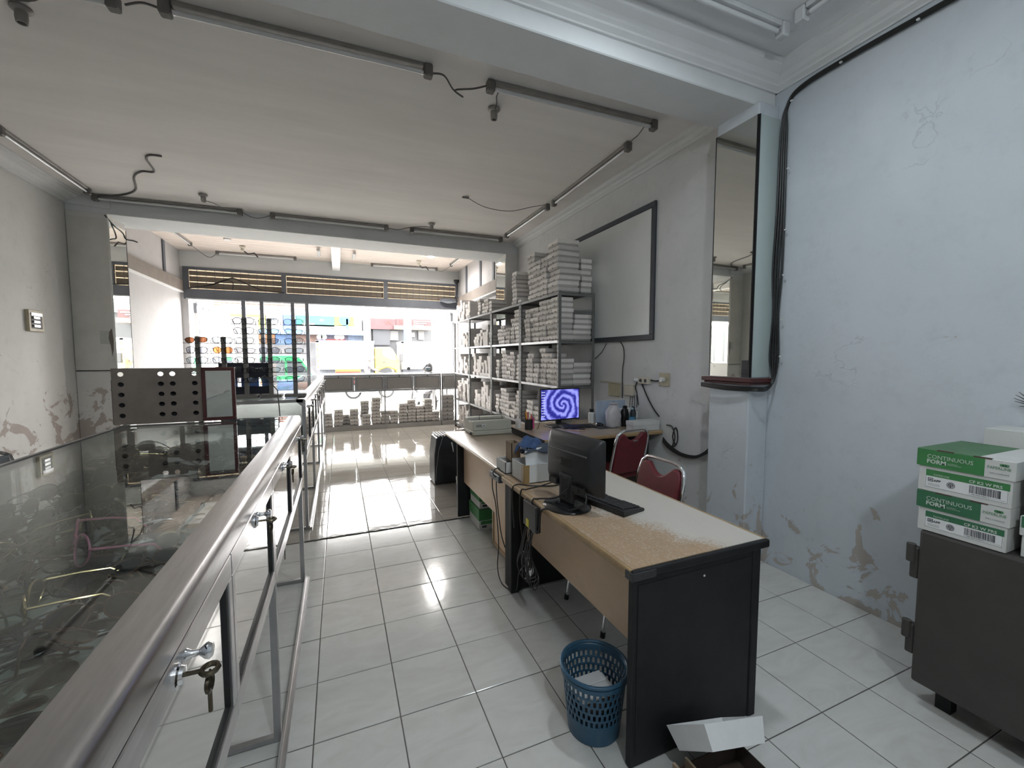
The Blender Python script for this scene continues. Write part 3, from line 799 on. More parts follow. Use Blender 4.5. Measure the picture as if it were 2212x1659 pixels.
# brown perforated board and framed mirror standing across the near counter
def holed_board(x0, x1, z0, z1, y, th, cols, rows, r):
    """cols, rows: hole centres; plate made of cells with real round holes"""
    mb = MB()
    xs = [x0] + [(cols[i]+cols[i+1])/2 for i in range(len(cols)-1)] + [x1]
    zs = [z0] + [(rows[i]+rows[i+1])/2 for i in range(len(rows)-1)] + [z1]
    n = 20
    for i, cx in enumerate(cols):
        for j, cz in enumerate(rows):
            a, b, c, d = xs[i], xs[i+1], zs[j], zs[j+1]
            outer = []; inner = []
            for k in range(n):
                an = 2*math.pi*k/n + math.pi/4*0
                ux, uz = math.cos(an), math.sin(an)
                tx = ((b-cx)/ux if ux > 1e-9 else (a-cx)/ux if ux < -1e-9 else 1e9)
                tz = ((d-cz)/uz if uz > 1e-9 else (c-cz)/uz if uz < -1e-9 else 1e9)
                tt = min(tx, tz)
                outer.append((cx+ux*tt, cz+uz*tt)); inner.append((cx+ux*r, cz+uz*r*.9))
            for cxx, czz in ((a, c), (b, c), (b, d), (a, d)):   # snap nearest outer point to the cell corners
                kk = min(range(n), key=lambda q: (outer[q][0]-cxx)**2 + (outer[q][1]-czz)**2); outer[kk] = (cxx, czz)
            vs = [(p[0], y, p[1]) for p in outer] + [(p[0], y, p[1]) for p in inner] + [(p[0], y+th, p[1]) for p in outer] + [(p[0], y+th, p[1]) for p in inner]
            fs = []
            for k in range(n):
                l = (k+1) % n
                fs += [(k, l, n+l, n+k), (2*n+l, 2*n+k, 3*n+k, 3*n+l), (n+k, n+l, 3*n+l, 3*n+k), (k, 2*n+k, 2*n+l, l)]
            mb.add(vs, fs)
    return mb
BZ0 = CT1; BZ1 = CT1 + .318
cols = [-1.125, -.945, -.890, -.785]
rows = [BZ0+.052, BZ0+.112, BZ0+.170, BZ0+.228, BZ0+.285]
bt = one('perforated_board', holed_board(-1.165, -.752, BZ0+.002, BZ1, 2.985, .006, cols, rows, .0145), MT['board_brown'], 'brown board with rows of round holes standing on the near counter', 'board')
dark_back = M('dark_backing', (.03,.03,.035), .7)
MB().box(-1.18, -.76, 3.018, 3.024, BZ0+.002, BZ0+.252).build('backing', dark_back, bt)
t = thing('standing_mirror', 'rectangular mirror in a dark red frame on the near counter', 'mirror', (-.665, 2.99, CT1))
x0, x1 = -.750, -.583
f = MB().box(x0, x1, 2.975, 2.997, BZ1-.018, BZ1+.002).box(x0, x1, 2.975, 2.997, BZ0+.002, BZ0+.022).box(x0, x0+.018, 2.975, 2.997, BZ0+.022, BZ1-.018).box(x1-.018, x1, 2.975, 2.997, BZ0+.022, BZ1-.018)
f.build('frame', MT['redwood'], t, bevel=.003)
MB().box(x0+.016, x1-.016, 2.984, 2.990, BZ0+.02, BZ1-.016).build('glass', MT['mirror'], t)
MB().tube([(-.66, 3.0, BZ0+.25), (-.66, 3.045, BZ0+.004)], .004, 6).build('prop', MT['alu_dark'], t)
one('counter_cable', MB().tube([(-.56,3.4,1.32), (-.50,3.5,1.36), (-.42,3.5,1.25), (-.40,3.45,1.0), (-.40,3.42,.4), (-.40,3.4,.01)], .004, 6), MT['cable_grey'], 'grey cable hanging down between the two glass counters', 'cable', smooth=True)
# ================================================================ text helper (flat lettering on real things)
def text_obj(body, size, mat, parent, origin, right, up, name='lettering', align='LEFT', thick=.0004, bold=0.0, squash=1.0):
    cu = bpy.data.curves.new('lettering', 'FONT'); cu.body = body; cu.size = size; cu.align_x = align; cu.resolution_u = 2
    cu.offset = bold
    ob = bpy.data.objects.new('lettering_tmp', cu); COL.objects.link(ob)
    dg = bpy.context.evaluated_depsgraph_get()
    me = bpy.data.meshes.new_from_object(ob.evaluated_get(dg))
    bpy.data.objects.remove(ob); bpy.data.curves.remove(cu)
    r = Vector(right).normalized(); u = Vector(up).normalized(); n = r.cross(u)
    off = origin_of(parent) if parent is not None else Vector((0,0,0))
    for v in me.vertices:
        p = Vector(origin) + r*v.co.x*squash + u*v.co.y + n*thick
        v.co = p - off
    me.materials.clear(); me.materials.append(mat)
    o = bpy.data.objects.new(name, me); COL.objects.link(o)
    if parent is not None: o.parent = parent
    return o

# ================================================================ desks
def nosed_top(x0, x1, y0, y1, z, th, r=.014):
    """desk top with rounded long edges (along y)"""
    prof = [(x0+r, z), (x1-r, z), (x1-r*.3, z-r*.3), (x1, z-r), (x1-r*.3, z-th+r*.3), (x1-r, z-th), (x0+r, z-th), (x0+r*.3, z-th+r*.3), (x0, z-r), (x0+r*.3, z-r*.3)]
    return MB().prism(prof, y1-y0, 'y', y0)
# near desk
DZ = .75
t = thing('office_desk', 'worn wooden office desk with black side panels, nearest the camera', 'desk', (1.28, 1.79, 0))
MB().box(.942, 1.605, 1.160, 2.405, DZ-.030, DZ).build('top', MT['desk_top'], t)
for x0, x1 in ((.925, .944), (1.603, 1.622)):
    prof = [(x0, DZ-.006), (x0+.004, DZ), (x1-.004, DZ), (x1, DZ-.006), (x1, DZ-.026), (x1-.004, DZ-.032), (x0+.004, DZ-.032), (x0, DZ-.026)]
    MB().prism(prof, 1.252, 'y', 1.156).build('edge_band', MT['desk_edge'], t, smooth=True)
MB().box(.930, 1.622, 1.141, 1.161, DZ-.034, DZ-.001).build('end_band', MT['black_panel'], t, bevel=.006, seg=2)
MB().box(.940, 1.570, 1.152, 1.18, .004, DZ-.03).box(.960, 1.53, 1.148, 1.152, .05, DZ-.06).build('side_panel', MT['black_panel'], t, bevel=.004)
MB().box(1.535, 1.578, 1.146, 1.19, .0, DZ-.03).build('corner_strip', MT['black_panel'], t, bevel=.004)
MB().box(.965, 1.02, 2.345, 2.40, .012, DZ-.03).box(1.02, 1.60, 2.37, 2.395, .012, DZ-.03).build('side_panel', MT['black_panel'], t, bevel=.004)
MB().box(1.085, 1.105, 1.18, 2.37, .325, DZ-.03).build('modesty_panel', MT['desk_front'], t)
MB().lathe([(.0045,0),(.0045,.0015),(.001,.002)], 10, Matrix.Translation((1.27, 1.148, .665)) @ Matrix.Rotation(R(90), 4, 'X')).build('screw_cap', MT['white'], t)
# torn black tape and chipped band at the near left corner
MB().box(.926, 1.03, 1.136, 1.143, DZ-.036, DZ-.004).box(.922, .929, 1.136, 1.18, DZ-.036, DZ-.004).build('corner_tape', M('torn_black_tape', (.03,.03,.032), .35, bump=.4, bscale=60), t, bevel=.003)
# second desk behind it
t = thing('office_desk', 'wooden office desk carrying the printer, beyond the near desk', 'desk', (1.26, 3.22, 0))
nosed_top(.962, 1.555, 2.412, 4.045, DZ+.001, .032).build('top', MT['desk_top2'], t, smooth=True)
MB().box(.958, .968, 2.412, 4.045, DZ-.027, DZ-.006).build('edge_band', MT['desk_edge'], t, bevel=.003)
MB().box(.99, 1.115, 3.70, 3.735, .012, DZ-.03).box(1.115, 1.52, 3.71, 3.73, .012, DZ-.03).build('side_panel', MT['black_panel'], t, bevel=.004)
MB().box(.975, 1.03, 2.42, 2.475, .012, DZ-.03).box(1.03, 1.52, 2.43, 2.45, .012, DZ-.03).build('side_panel', MT['black_panel'], t, bevel=.004)
MB().box(1.05, 1.07, 2.475, 3.70, .335, DZ-.03).build('modesty_panel', MT['desk_front'], t)
MB().box(1.10, 1.50, 2.62, 3.04, .02, DZ-.035).build('pedestal', MT['desk_front'], t, bevel=.003)
MB().box(1.092, 1.10, 2.62, 3.04, .02, .05).box(1.092, 1.10, 3.028, 3.045, .02, DZ-.035).build('pedestal_edge', MT['desk_edge'], t)
# desk by the right wall
BZ = .80
t = thing('office_desk', 'wooden desk by the right wall holding the lit monitor', 'desk', (2.2, 3.5, 0))
MB().box(1.575, 2.825, 3.10, 3.95, BZ-.030, BZ).build('top', MT['desk_top2'], t)
prof = [(3.085, BZ-.008), (3.092, BZ), (3.104, BZ), (3.104, BZ-.034), (3.092, BZ-.034), (3.085, BZ-.026)]
MB().prism(prof, 1.25, 'x', 1.575).build('edge_band', MT['desk_edge'], t, smooth=True)
MB().box(1.566, 1.576, 3.10, 3.95, BZ-.028, BZ-.001).build('end_band', MT['black_panel'], t)
MB().box(1.60, 1.625, 3.16, 3.92, .012, BZ-.03).build('side_panel', MT['black_panel'], t)
MB().box(2.70, 2.725, 3.16, 3.92, .012, BZ-.03).build('side_panel', MT['black_panel'], t)
MB().box(1.625, 2.70, 3.88, 3.90, .3, BZ-.03).build('modesty_panel', MT['black_panel'], t)

# ================================================================ monitor with its back to the room
def monitor_dark():
    t = thing('computer_monitor', 'black computer monitor on the near desk seen from behind', 'monitor', (1.085, 1.80, DZ), R(8))
    w, z0, z1 = .405, .088, .358
    body = MB()
    # local: screen faces +x, back towards -x; y is width
    def ring(x, sy, za, zb, r=.02):
        return [(x, p[0], (za+zb)/2 + p[1]) for p in rounded_rect(sy, zb-za, r, 3)]
    rings = [ring(.022, w, z0, z1, .012), ring(.004, w, z0, z1, .012), ring(-.012, w-.012, z0+.006, z1-.006, .014), ring(-.040, w-.06, z0+.03, z1-.03, .03), ring(-.052, w-.10, z0+.05, z1-.05, .03)]
    vs = [p for rg in rings for p in rg]; n = len(rings[0]); fs = []
    for i in range(len(rings)-1):
        for k in range(n):
            l = (k+1) % n; fs.append((i*n+k, i*n+l, (i+1)*n+l, (i+1)*n+k))
    fs.append(tuple(range(n))); fs.append(tuple((len(rings)-1)*n+k for k in range(n)))
    body.add(vs, fs)
    body.build('body', MT['black'], t, world=False, smooth=True, sharp=40)
    MB().box(.020, .0235, -w/2+.016, w/2-.016, z0+.018, z1-.016).build('screen', MT['black_gloss'], t, world=False)
    MB().box(-.050, -.016, -.150, .150, z1-.075, z1-.040).build('handle_recess', MT['rubber'], t, world=False, bevel=.012, seg=3)
    lip = MB().box(-.056, -.030, -.155, .155, z1-.084, z1-.075)
    lip.build('handle_lip', M('charcoal_plastic', (.10,.10,.105), .3), t, world=False, bevel=.003)
    MB().box(-.0545, -.051, -.045, .045, .205, .245).build('badge', M('badge_black', (.008,.008,.009), .25), t, world=False, bevel=.002)
    b = text_obj('BenQ', .030, M('badge_silver', (.22,.22,.22), .3, .8), None, (-.0546, -.034, .214), (0,-1,0), (0,0,1), 'badge_lettering', squash=1.0)
    for v in b.data.vertices: v.co.y = -v.co.y - .068 + .068
    b.parent = t
    MB().box(-.062, -.030, -.05, .05, .02, .17).build('neck', MT['black'], t, world=False, bevel=.012, seg=2)
    MB().box(-.066, -.058, -.022, .022, .05, .15).build('neck_cover', MT['black_gloss'], t, world=False, bevel=.006)
    base = MB().lathe([(.118,0),(.120,.006),(.112,.012),(.05,.020),(.02,.022)], 36, Matrix.Translation((-.045, 0, .001)) @ Matrix.Diagonal((.95,1.08,1,1)))
    base.build('base', MT['black_gloss'], t, world=False, smooth=True)
    MB().box(-.07, -.045, -.14, -.06, .10, .13).build('socket', MT['rubber'], t, world=False); MB().box(-.07, -.045, .06, .12, .10, .13).build('socket', MT['rubber'], t, world=False)
    MB().cyl((-.075, -.11, .115), (-.045, -.11, .115), .009, 8).build('plug', MT['black'], t, world=False)
    return t
mon = monitor_dark()
# keyboard
t = thing('keyboard', 'black keyboard lying in front of the dark monitor', 'keyboard', (1.235, 1.79, DZ), R(12.5))
MB().prism([(-.075,.001),(.075,.001),(.078,.012),(.070,.016),(-.070,.030),(-.078,.026)], .44, 'y', -.22).build('body', MT['black'], t, world=False, bevel=.003)
kk = MB()
for i in range(6):
    for j in range(20):
        if i == 5 and 4 < j < 10: continue
        x = -.058 + i*.0205; y = -.200 + j*.0206
        z = .0285 - (x+.070)*.1
        kk.box(x, x+.016, y, y+.0165, z, z+.006)
kk.build('keys', M('key_black', (.03,.03,.032), .5), t, world=False)['kind'] = 'stuff'
# cables over the desk edge
def cable(label, pts, r=.004, mat=None, name='cable', cat='cable', sub=6):
    P = [Vector(p) for p in pts]; out = []
    for i in range(len(P)-1):
        p0, p1, p2, p3 = P[max(i-1,0)], P[i], P[i+1], P[min(i+2, len(P)-1)]
        for k in range(sub):
            u = k/sub
            out.append(.5*((2*p1) + (p2-p0)*u + (2*p0-5*p1+4*p2-p3)*u*u + (3*p1-p0-3*p2+p3)*u**3))
    out.append(P[-1])
    return one(name, MB().tube(out, r, 6), mat or MT['cable'], label, cat, smooth=True, base=P[-1])
cable('black monitor cable drooping over the desk edge, uppermost', [(1.03,1.88,.86),(1.0,2.0,.80),(.95,2.08,.762),(.922,2.10,.745),(.918,2.10,.60),(.925,2.06,.45)], .0045)
cable('black power cable running from the monitor down beside the adapter', [(1.02,1.74,.865),(.985,1.80,.80),(.945,1.93,.757),(.921,1.95,.74),(.914,1.955,.62),(.92,1.97,.42),(.95,2.02,.34)], .0045)
cable('black cable looping from monitor base along the desk edge', [(1.075,1.68,.86),(1.06,1.66,.80),(.985,1.72,.757),(.925,1.80,.752),(.912,1.83,.72),(.912,1.85,.62),(.92,1.95,.56),(.93,1.98,.40)], .005)
cable('thin cable lying on the desk behind the paper carton', [(1.22,2.13,.756),(1.12,2.10,.756),(1.0,2.15,.757),(.935,2.20,.755),(.920,2.22,.70),(.925,2.20,.5)], .004)
random.seed(9)
for k in range(7):
    y0 = 2.0 + random.uniform(-.08, .10)
    cable('thin black cord in the tangle by the black desk post, %s from left' % ordn(k), [(.925, y0, .60), (.905, y0+.03, .46), (.91, y0+random.uniform(.0,.12), .34+random.uniform(-.03,.03)), (.93, y0+random.uniform(-.05,.08), .26), (.955, y0-.02+random.uniform(-.02,.05), .33), (.945, 2.06, .42)], .003)
lp = [(1.0+.0, 2.12+.055*math.cos(a)*(1+.15*math.sin(3*a)), .33+.05*math.sin(a)) for a in [k*.5 for k in range(40)]]
one('cable_bundle', MB().tube([(p[0]-.03+.012*math.sin(i*.9), p[1], p[2]) for i, p in enumerate(lp)], .0035, 6), MT['cable'], 'coiled knot of black cords hanging under the near desk', 'cable', smooth=True)
cable('long thin cord looping down to the floor from the far desk', [(.955,2.66,.70),(.95,2.64,.60),(.955,2.60,.52),(.96,2.58,.40),(.955,2.54,.25),(.94,2.52,.10),(.95,2.46,.02),(.99,2.36,.015),(.98,2.28,.10),(.955,2.2,.22),(.96,2.13,.30)], .0035)
cable('thin cord hanging straight from the small switch box', [(.955,2.58,.70),(.952,2.57,.6),(.955,2.55,.48),(.958,2.50,.34),(.97,2.46,.26)], .0035)
t = thing('power_adapter', 'flat black power adapter hanging on the desk front', 'adapter', (.918, 1.93, .60))
MB().box(.900, .930, 1.86, 2.02, .60, .735).build('body', MT['black_gloss'], t, bevel=.006, seg=2)
MB().box(.897, .901, 1.945, 1.975, .605, .645).build('yellow_tag', M('yellow_tag', (.65,.55,.06), .5), t)
t = thing('power_strip', 'white socket block hanging in the cable tangle', 'power strip', (1.0, 2.13, .25))
MB().box(.975, 1.005, 2.10, 2.16, .245, .33).build('body', MT['white'], t, bevel=.006, seg=2)
MB().cyl((.968, 2.13, .30), (.977, 2.13, .30), .014, 12).build('socket_hole', MT['rubber'], t)
t = thing('switch_box', 'small dark switch box tied under the far desk edge', 'switch box', (.955, 2.60, .68))
MB().box(.940, .975, 2.50, 2.68, .675, .722).build('body', M('grey_box_plastic', (.07,.075,.085), .45), t, bevel=.004)
MB().tube([(.95+.03*math.cos(a), 2.55, .735+.03*math.sin(a)) for a in [k*math.pi/7 for k in range(14)]], .004, 6, closed=True).build('tie', MT['cable'], t)

# ================================================================ carton of papers and clothes on the near desk
def carton(name, label, cat, x0, x1, y0, y1, z0, z1, mat, flap=None):
    t = thing(name, label, cat, ((x0+x1)/2, (y0+y1)/2, z0))
    th = .004
    MB().box(x0, x1, y0, y1, z0, z0+th).box(x0, x0+th, y0, y1, z0, z1).box(x1-th, x1, y0, y1, z0, z1).box(x0, x1, y0, y0+th, z0, z1).box(x0, x1, y1-th, y1, z0, z1).build('box', mat, t)
    return t
t = carton('paper_carton', 'white carton with brown tape holding papers on the near desk', 'box', .990, 1.27, 2.20, 2.395, DZ+.001, DZ+.112, MT['card_white'])
MB().box(.986, .9905, 2.197, 2.235, DZ+.001, DZ+.112).box(.986, 1.02, 2.1955, 2.2005, DZ+.001, DZ+.112).build('tape', M('brown_packing_tape', (.33,.22,.10), .22), t)
t2 = carton('open_carton', 'small pale carton with black items left of the taped carton', 'box', .965, 1.08, 2.44, 2.60, DZ+.003, DZ+.075, MT['card_white'])
MB().box(.975, 1.07, 2.46, 2.58, DZ+.03, DZ+.072).build('contents', MT['black'], t2, bevel=.01)
random.seed(4)
for k in range(6):
    mtx = Matrix.Translation((1.02+.028*k, 2.235+.012*k, DZ+.05)) @ Matrix.Rotation(R(-6-2*k), 4, 'X') @ Matrix.Rotation(R(random.uniform(-4, 4)), 4, 'Y')
    one('paper_sheaf', MB().box(0, .17-.012*k, 0, .006, 0, .135+.008*(k % 3), mtx), MT['paper'], 'sheaf of white papers standing in the taped carton, %s from the front' % ordn(k), 'papers', 'sheaves in the taped carton')
t = one('plastic_wrap', MB().cbox((1.04, 2.50, DZ+.10), (.10, .12, .05)), glass_mat('crumpled_film', (.86,.88,.88), 1.2, .08), 'crumpled clear plastic wrap on the small carton', 'plastic wrap')
rm = t.modifiers.new('sub', 'SUBSURF'); rm.levels = 3; rm.render_levels = 3
tx = bpy.data.textures.new('wrap_noise', 'CLOUDS'); tx.noise_scale = .03
dm = t.modifiers.new('crumple', 'DISPLACE'); dm.texture = tx; dm.strength = .03
t = carton('brown_bag', 'crumpled brown paper pack standing behind the taped carton', 'bag', 1.0, 1.06, 2.42, 2.52, DZ+.08, DZ+.20, MT['carton_brown'])
cl = M('blue_cloth', (.045,.085,.19), .85, var=.25, scale=25, bump=.3, bscale=120)
cl2 = M('slate_blue_cloth', (.06,.075,.105), .85, var=.25, scale=25, bump=.3, bscale=120)
def cloth(name, label, mat, c, size, amp, seed, rz=0):
    random.seed(seed); n = 14
    ph = [random.uniform(0, 6) for _ in range(6)]
    vs = []; fs = []
    for i in range(n+1):
        for j in range(n+1):
            u, v = i/n-.5, j/n-.5
            z = amp*(math.sin(7*u+ph[0]+3*v)*.5 + math.sin(11*v+ph[1]-4*u)*.35 + math.sin(17*(u+v)+ph[2])*.2) - 1.2*size[2]*(u*u+v*v)
            vs.append((u*size[0]*(1+.1*math.sin(9*v+ph[3])), v*size[1]*(1+.1*math.sin(8*u+ph[4])), z))
    for i in range(n):
        for j in range(n):
            a = i*(n+1)+j; fs.append((a, a+n+1, a+n+2, a+1))
    o = one(name, MB().add(vs, fs, Matrix.Translation(c) @ Matrix.Rotation(rz, 4, 'Z')), mat, label, 'cloth', smooth=True, sharp=180)
    sm = o.modifiers.new('thick', 'SOLIDIFY'); sm.thickness = .004
    return o
cloth('folded_cloth', 'bright blue cloth heaped on top of the taped carton', cl, (1.09, 2.34, DZ+.235), (.17, .13, .10), .028, 1, .4)
cloth('folded_cloth', 'slate blue cloth draped over the papers in the carton', cl2, (1.13, 2.27, DZ+.205), (.24, .10, .08), .022, 2, -.1)

# ================================================================ dot matrix printer
t = thing('dot_matrix_printer', 'beige dot matrix printer on the far end of the desk', 'printer', (1.35, 3.9, DZ))
px0, px1, py0, py1 = 1.150, 1.545, 3.735, 4.02
MB().box(px0, px1, py0, py1, DZ+.004, DZ+.045).build('base', MT['beige'], t, bevel=.006, seg=2)
MB().prism([(py0+.004, DZ+.046), (py1, DZ+.046), (py1, DZ+.15), (py0+.19, DZ+.15), (py0+.17, DZ+.128), (py0+.10, DZ+.125), (py0+.06, DZ+.142), (py0+.012, DZ+.138)], px1-px0-.004, 'x', px0+.002).build('body', MT['beige'], t, bevel=.005)
MB().box(px0+.03, px1-.03, py0+.10, py0+.17, DZ+.122, DZ+.131).build('paper_slot', MT['ink'], t)
MB().box(px0+.035, px0+.085, py0+.001, py0+.006, DZ+.088, DZ+.104).build('logo_plate', M('grey_print', (.3,.3,.28), .5), t)
MB().box(px0+.09, px0+.125, py0-.0005, py0+.006, DZ+.086, DZ+.106).build('badge', MT['white'], t)
MB().cyl((px0+.108, py0-.001, DZ+.096), (px0+.108, py0+.004, DZ+.096), .006, 10).build('badge_emblem', MT['ink'], t)
MB().cyl((px0-.012, py0+.05, DZ+.02), (px0+.004, py0+.05, DZ+.02), .012, 12).build('platen_knob', MT['ink'], t)
MB().tube([(px0+.10, py0+.10, DZ+.13), (px0+.10, py0+.13, DZ+.18), (px1-.06, py0+.13, DZ+.175), (px1-.06, py0+.10, DZ+.13)], .004, 6).build('paper_guide', MT['ink'], t)

# ================================================================ things on the wall-side desk
def rose_screen():
    m, nt, b, N, L = newmat('blue_rose_wallpaper')
    tc = N.new('ShaderNodeTexCoord'); mp = N.new('ShaderNodeMapping'); mp.inputs['Location'].default_value = (-.03, 0, -.215)
    L.new(tc.outputs['Object'], mp.inputs['Vector'])
    sep = N.new('ShaderNodeSeparateXYZ'); L.new(mp.outputs[0], sep.inputs[0])
    r = mth(N, L, 'SQRT', mth(N, L, 'ADD', mth(N, L, 'MULTIPLY', sep.outputs['X'], sep.outputs['X']), mth(N, L, 'MULTIPLY', sep.outputs['Z'], sep.outputs['Z'])))
    th = mth(N, L, 'ARCTAN2', sep.outputs['Z'], sep.outputs['X'])
    nz = noise(N, L, mp.outputs[0], 9, 4)
    ph = mth(N, L, 'ADD', mth(N, L, 'ADD', mth(N, L, 'MULTIPLY', mth(N, L, 'POWER', r, .7), 66.0), mth(N, L, 'MULTIPLY', th, 2.0)), mth(N, L, 'MULTIPLY', nz, 10.0))
    v = mth(N, L, 'POWER', mth(N, L, 'ADD', mth(N, L, 'MULTIPLY', mth(N, L, 'SINE', ph), .5), .5), 1.4)
    c = ramp(N, L, v, 0.0, 1.0, (.020,.020,.22), (.28,.30,.95))
    b.inputs['Base Color'].default_value = (0,0,0,1); b.inputs['Roughness'].default_value = .25
    L.new(c, b.inputs['Emission Color']); b.inputs['Emission Strength'].default_value = .9
    return m
t = thing('computer_monitor', 'lit monitor showing a blue rose wallpaper on the wall-side desk', 'monitor', (2.03, 3.66, BZ), R(4))
MB().box(-.235, .235, -.012, .022, .062, .385).build('bezel', MT['black'], t, world=False, bevel=.004)
MB().box(-.222, .222, -.0145, -.011, .078, .372).build('screen', rose_screen(), t, world=False)
ic = M('desktop_icon_white', (.1,.1,.1), .5, emis=(.75,.8,1), estr=.7)
mb = MB()
for i in range(3):
    for j in range(10): mb.box(-.215+.013*i, -.207+.013*i, -.0152, -.0146, .345-.026*j, .353-.026*j)
mb.build('icons', ic, t, world=False)['kind'] = 'stuff'
MB().box(-.03, .03, .015, .035, .02, .12).build('neck', MT['black'], t, world=False)
MB().box(-.13, .13, -.075, .095, .001, .014).build('foot', MT['black'], t, world=False, bevel=.006)
t = thing('pen_cup', 'black cup holding pens and red scissors beside the lit monitor', 'pen cup', (1.672, 3.62, BZ))
MB().lathe([(.036,0),(.038,.002),(.038,.10),(.034,.10),(.033,.006),(.002,.006)], 18, Matrix.Translation((1.672, 3.62, BZ+.001)), cap=True).build('cup', MT['black'], t, smooth=True)
pens = [((.55,.03,.03),-.018,.01,.16,'red'), ((.75,.30,.02),-.03,-.012,.18,'orange'), ((.62,.10,.28),.028,.0,.13,'pink'), ((.6,.2,.05),.012,-.02,.15,'brown'), ((.5,.04,.04),.0,.015,.165,'dark red'), ((.7,.7,.7),-.008,-.022,.12,'white')]
for c, dx, dy, h, nm in pens:
    MB().cyl((1.672+dx*.5, 3.62+dy*.5, BZ+.02), (1.672+dx*1.3, 3.62+dy*1.3, BZ+h), .0065, 8).build('pen', M('pen_'+nm.replace(' ', '_'), c, .35), t, smooth=True)
MB().box(1.700, 1.716, 3.585, 3.60, BZ+.01, BZ+.115).build('pink_ruler', M('pink_plastic', (.55,.08,.22), .4), t)
one('note_pad', MB().box(1.60, 1.625, 3.70, 3.78, BZ+.001, BZ+.09), MT['paper'], 'small white pad leaning by the pen cup', 'note pad')
t = thing('smartphone', 'rose gold phone lying on the wall-side desk', 'phone', (2.08, 3.40, BZ), R(-32))
MB().box(-.075, .075, -.036, .036, .001, .010).build('body', M('rose_gold', (.62,.40,.33), .3, .6), t, world=False, bevel=.004, seg=2)
MB().box(-.071, .071, -.033, .033, .0098, .0108).build('screen', MT['black_gloss'], t, world=False)
t = thing('keyboard', 'black keyboard in front of the lit monitor', 'keyboard', (2.17, 3.535, BZ), R(-6))
MB().prism([(-.06,.001),(.06,.001),(.06,.020),(-.06,.010)], .36, 'x', -.18).build('body', MT['black'], t, world=False, bevel=.003)
kk = MB()
for i in range(5):
    for j in range(16): kk.box(-.17+.0205*j, -.154+.0205*j, -.052+.0205*i, -.036+.0205*i, .011+.0017*i, .018+.0017*i)
kk.build('keys', M('key_black_far', (.03,.03,.032), .5), t, world=False)['kind'] = 'stuff'
mx = Matrix.Translation((2.42, 3.54, BZ)) @ Matrix.Diagonal((.034,.055,.034,1))
t = one('computer_mouse', MB().lathe([(.7,.02),(.98,.15),(1,.4),(.85,.75),(.5,.96),(.05,1.02)], 16, mx), MT['black_gloss'], 'black mouse right of the lit monitor', 'mouse', smooth=True)
one('mouse_pad', MB().box(2.30, 2.52, 3.36, 3.50, BZ+.0005, BZ+.003), M('dark_pad', (.05,.055,.05), .7), 'small dark pad in front of the mouse', 'mouse pad')
# bags, bottle, cartons near the wall
plastic = glass_mat('milky_bag_plastic', (.78,.78,.80), 1.0, .25)
def bag(name, label, mat, c, w, d, h, seed):
    random.seed(seed); n = 20; prof = [(.86,0),(1,.07),(1,.45),(.95,.66),(.72,.84),(.45,.92),(.62,.98),(.30,1.04)]
    vs = []; fs = []
    for r_, z_ in prof:
        for k in range(n):
            a = 2*math.pi*k/n; q = 1+.10*math.sin(3*a+seed+z_*4)+.07*math.sin(7*a-z_*9)+.06*random.uniform(-1,1)
            vs.append((math.cos(a)*w/2*r_*q, math.sin(a)*d/2*r_*q, h*z_))
    for i in range(len(prof)-1):
        for k in range(n):
            l = (k+1) % n; fs.append((i*n+k, i*n+l, (i+1)*n+l, (i+1)*n+k))
    fs.append(tuple(range(n)))
    return one(name, MB().add(vs, fs, Matrix.Translation(c)), mat, label, 'bag', smooth=True, sharp=60)
milk = M('milky_plastic', (.55,.53,.55), .35, trans=.0, var=.12, scale=18)
bag('plastic_bag', 'milky plastic shopping bag standing on the wall-side desk', milk, (2.505, 3.42, BZ), .16, .10, .24, 3)
bag('black_bag', 'black plastic bag behind the water bottle', M('black_bag_plastic', (.012,.012,.013), .25), (2.64, 3.42, BZ), .09, .07, .20, 5)
bag('black_bag', 'black bundle right of the water bottle', M('black_bundle', (.015,.015,.017), .4), (2.725, 3.40, BZ), .06, .06, .19, 6)
one('blue_folder', MB().box(2.42, 2.78, 3.60, 3.606, BZ+.001, BZ+.245), M('pale_blue_folder', (.42,.50,.62), .5, var=.15, scale=9), 'pale blue folder standing behind the bags', 'folder')
t = thing('water_bottle', 'clear plastic water bottle with blue label on the wall-side desk', 'bottle', (2.655, 3.325, BZ))
MB().lathe([(.028,0),(.031,.006),(.031,.045),(.029,.05),(.031,.055),(.031,.12),(.024,.15),(.012,.172),(.012,.185)], 18, Matrix.Translation((2.655, 3.325, BZ+.001))).build('body', glass_mat('bottle_plastic', (.72,.84,.90), 1.1, .03), t, smooth=True)
MB().lathe([(.0315,.062),(.0315,.105)], 18, Matrix.Translation((2.655, 3.325, BZ+.001)), cap=False).build('label_wrap', M('bottle_label', (.10,.28,.45), .4), t, smooth=True)
MB().lathe([(.014,.18),(.014,.198),(.002,.199)], 14, Matrix.Translation((2.655, 3.325, BZ+.001))).build('cap', M('bottle_cap', (.35,.5,.6), .4), t, smooth=True)
def lid_box(label, x0, x1, y0, y1, z0, z1, mat=None, group=None, name='cardboard_box'):
    t = thing(name, label, 'box', ((x0+x1)/2, (y0+y1)/2, z0), 0, group)
    zl = z1 - (z1-z0)*.45
    MB().box(x0+.003, x1-.003, y0+.003, y1-.003, z0, zl+.005).build('body', mat or MT['card_white'], t, bevel=.0015)
    MB().box(x0, x1, y0, y1, zl, z1).build('lid', mat or MT['card_white'], t, bevel=.0015)
    return t
lid_box('long white box at the right end of the wall-side desk', 2.515, 2.82, 3.12, 3.24, BZ+.001, BZ+.092)
lid_box('white box behind the long white box by the wall', 2.60, 2.81, 3.43, 3.60, BZ+.001, BZ+.14)
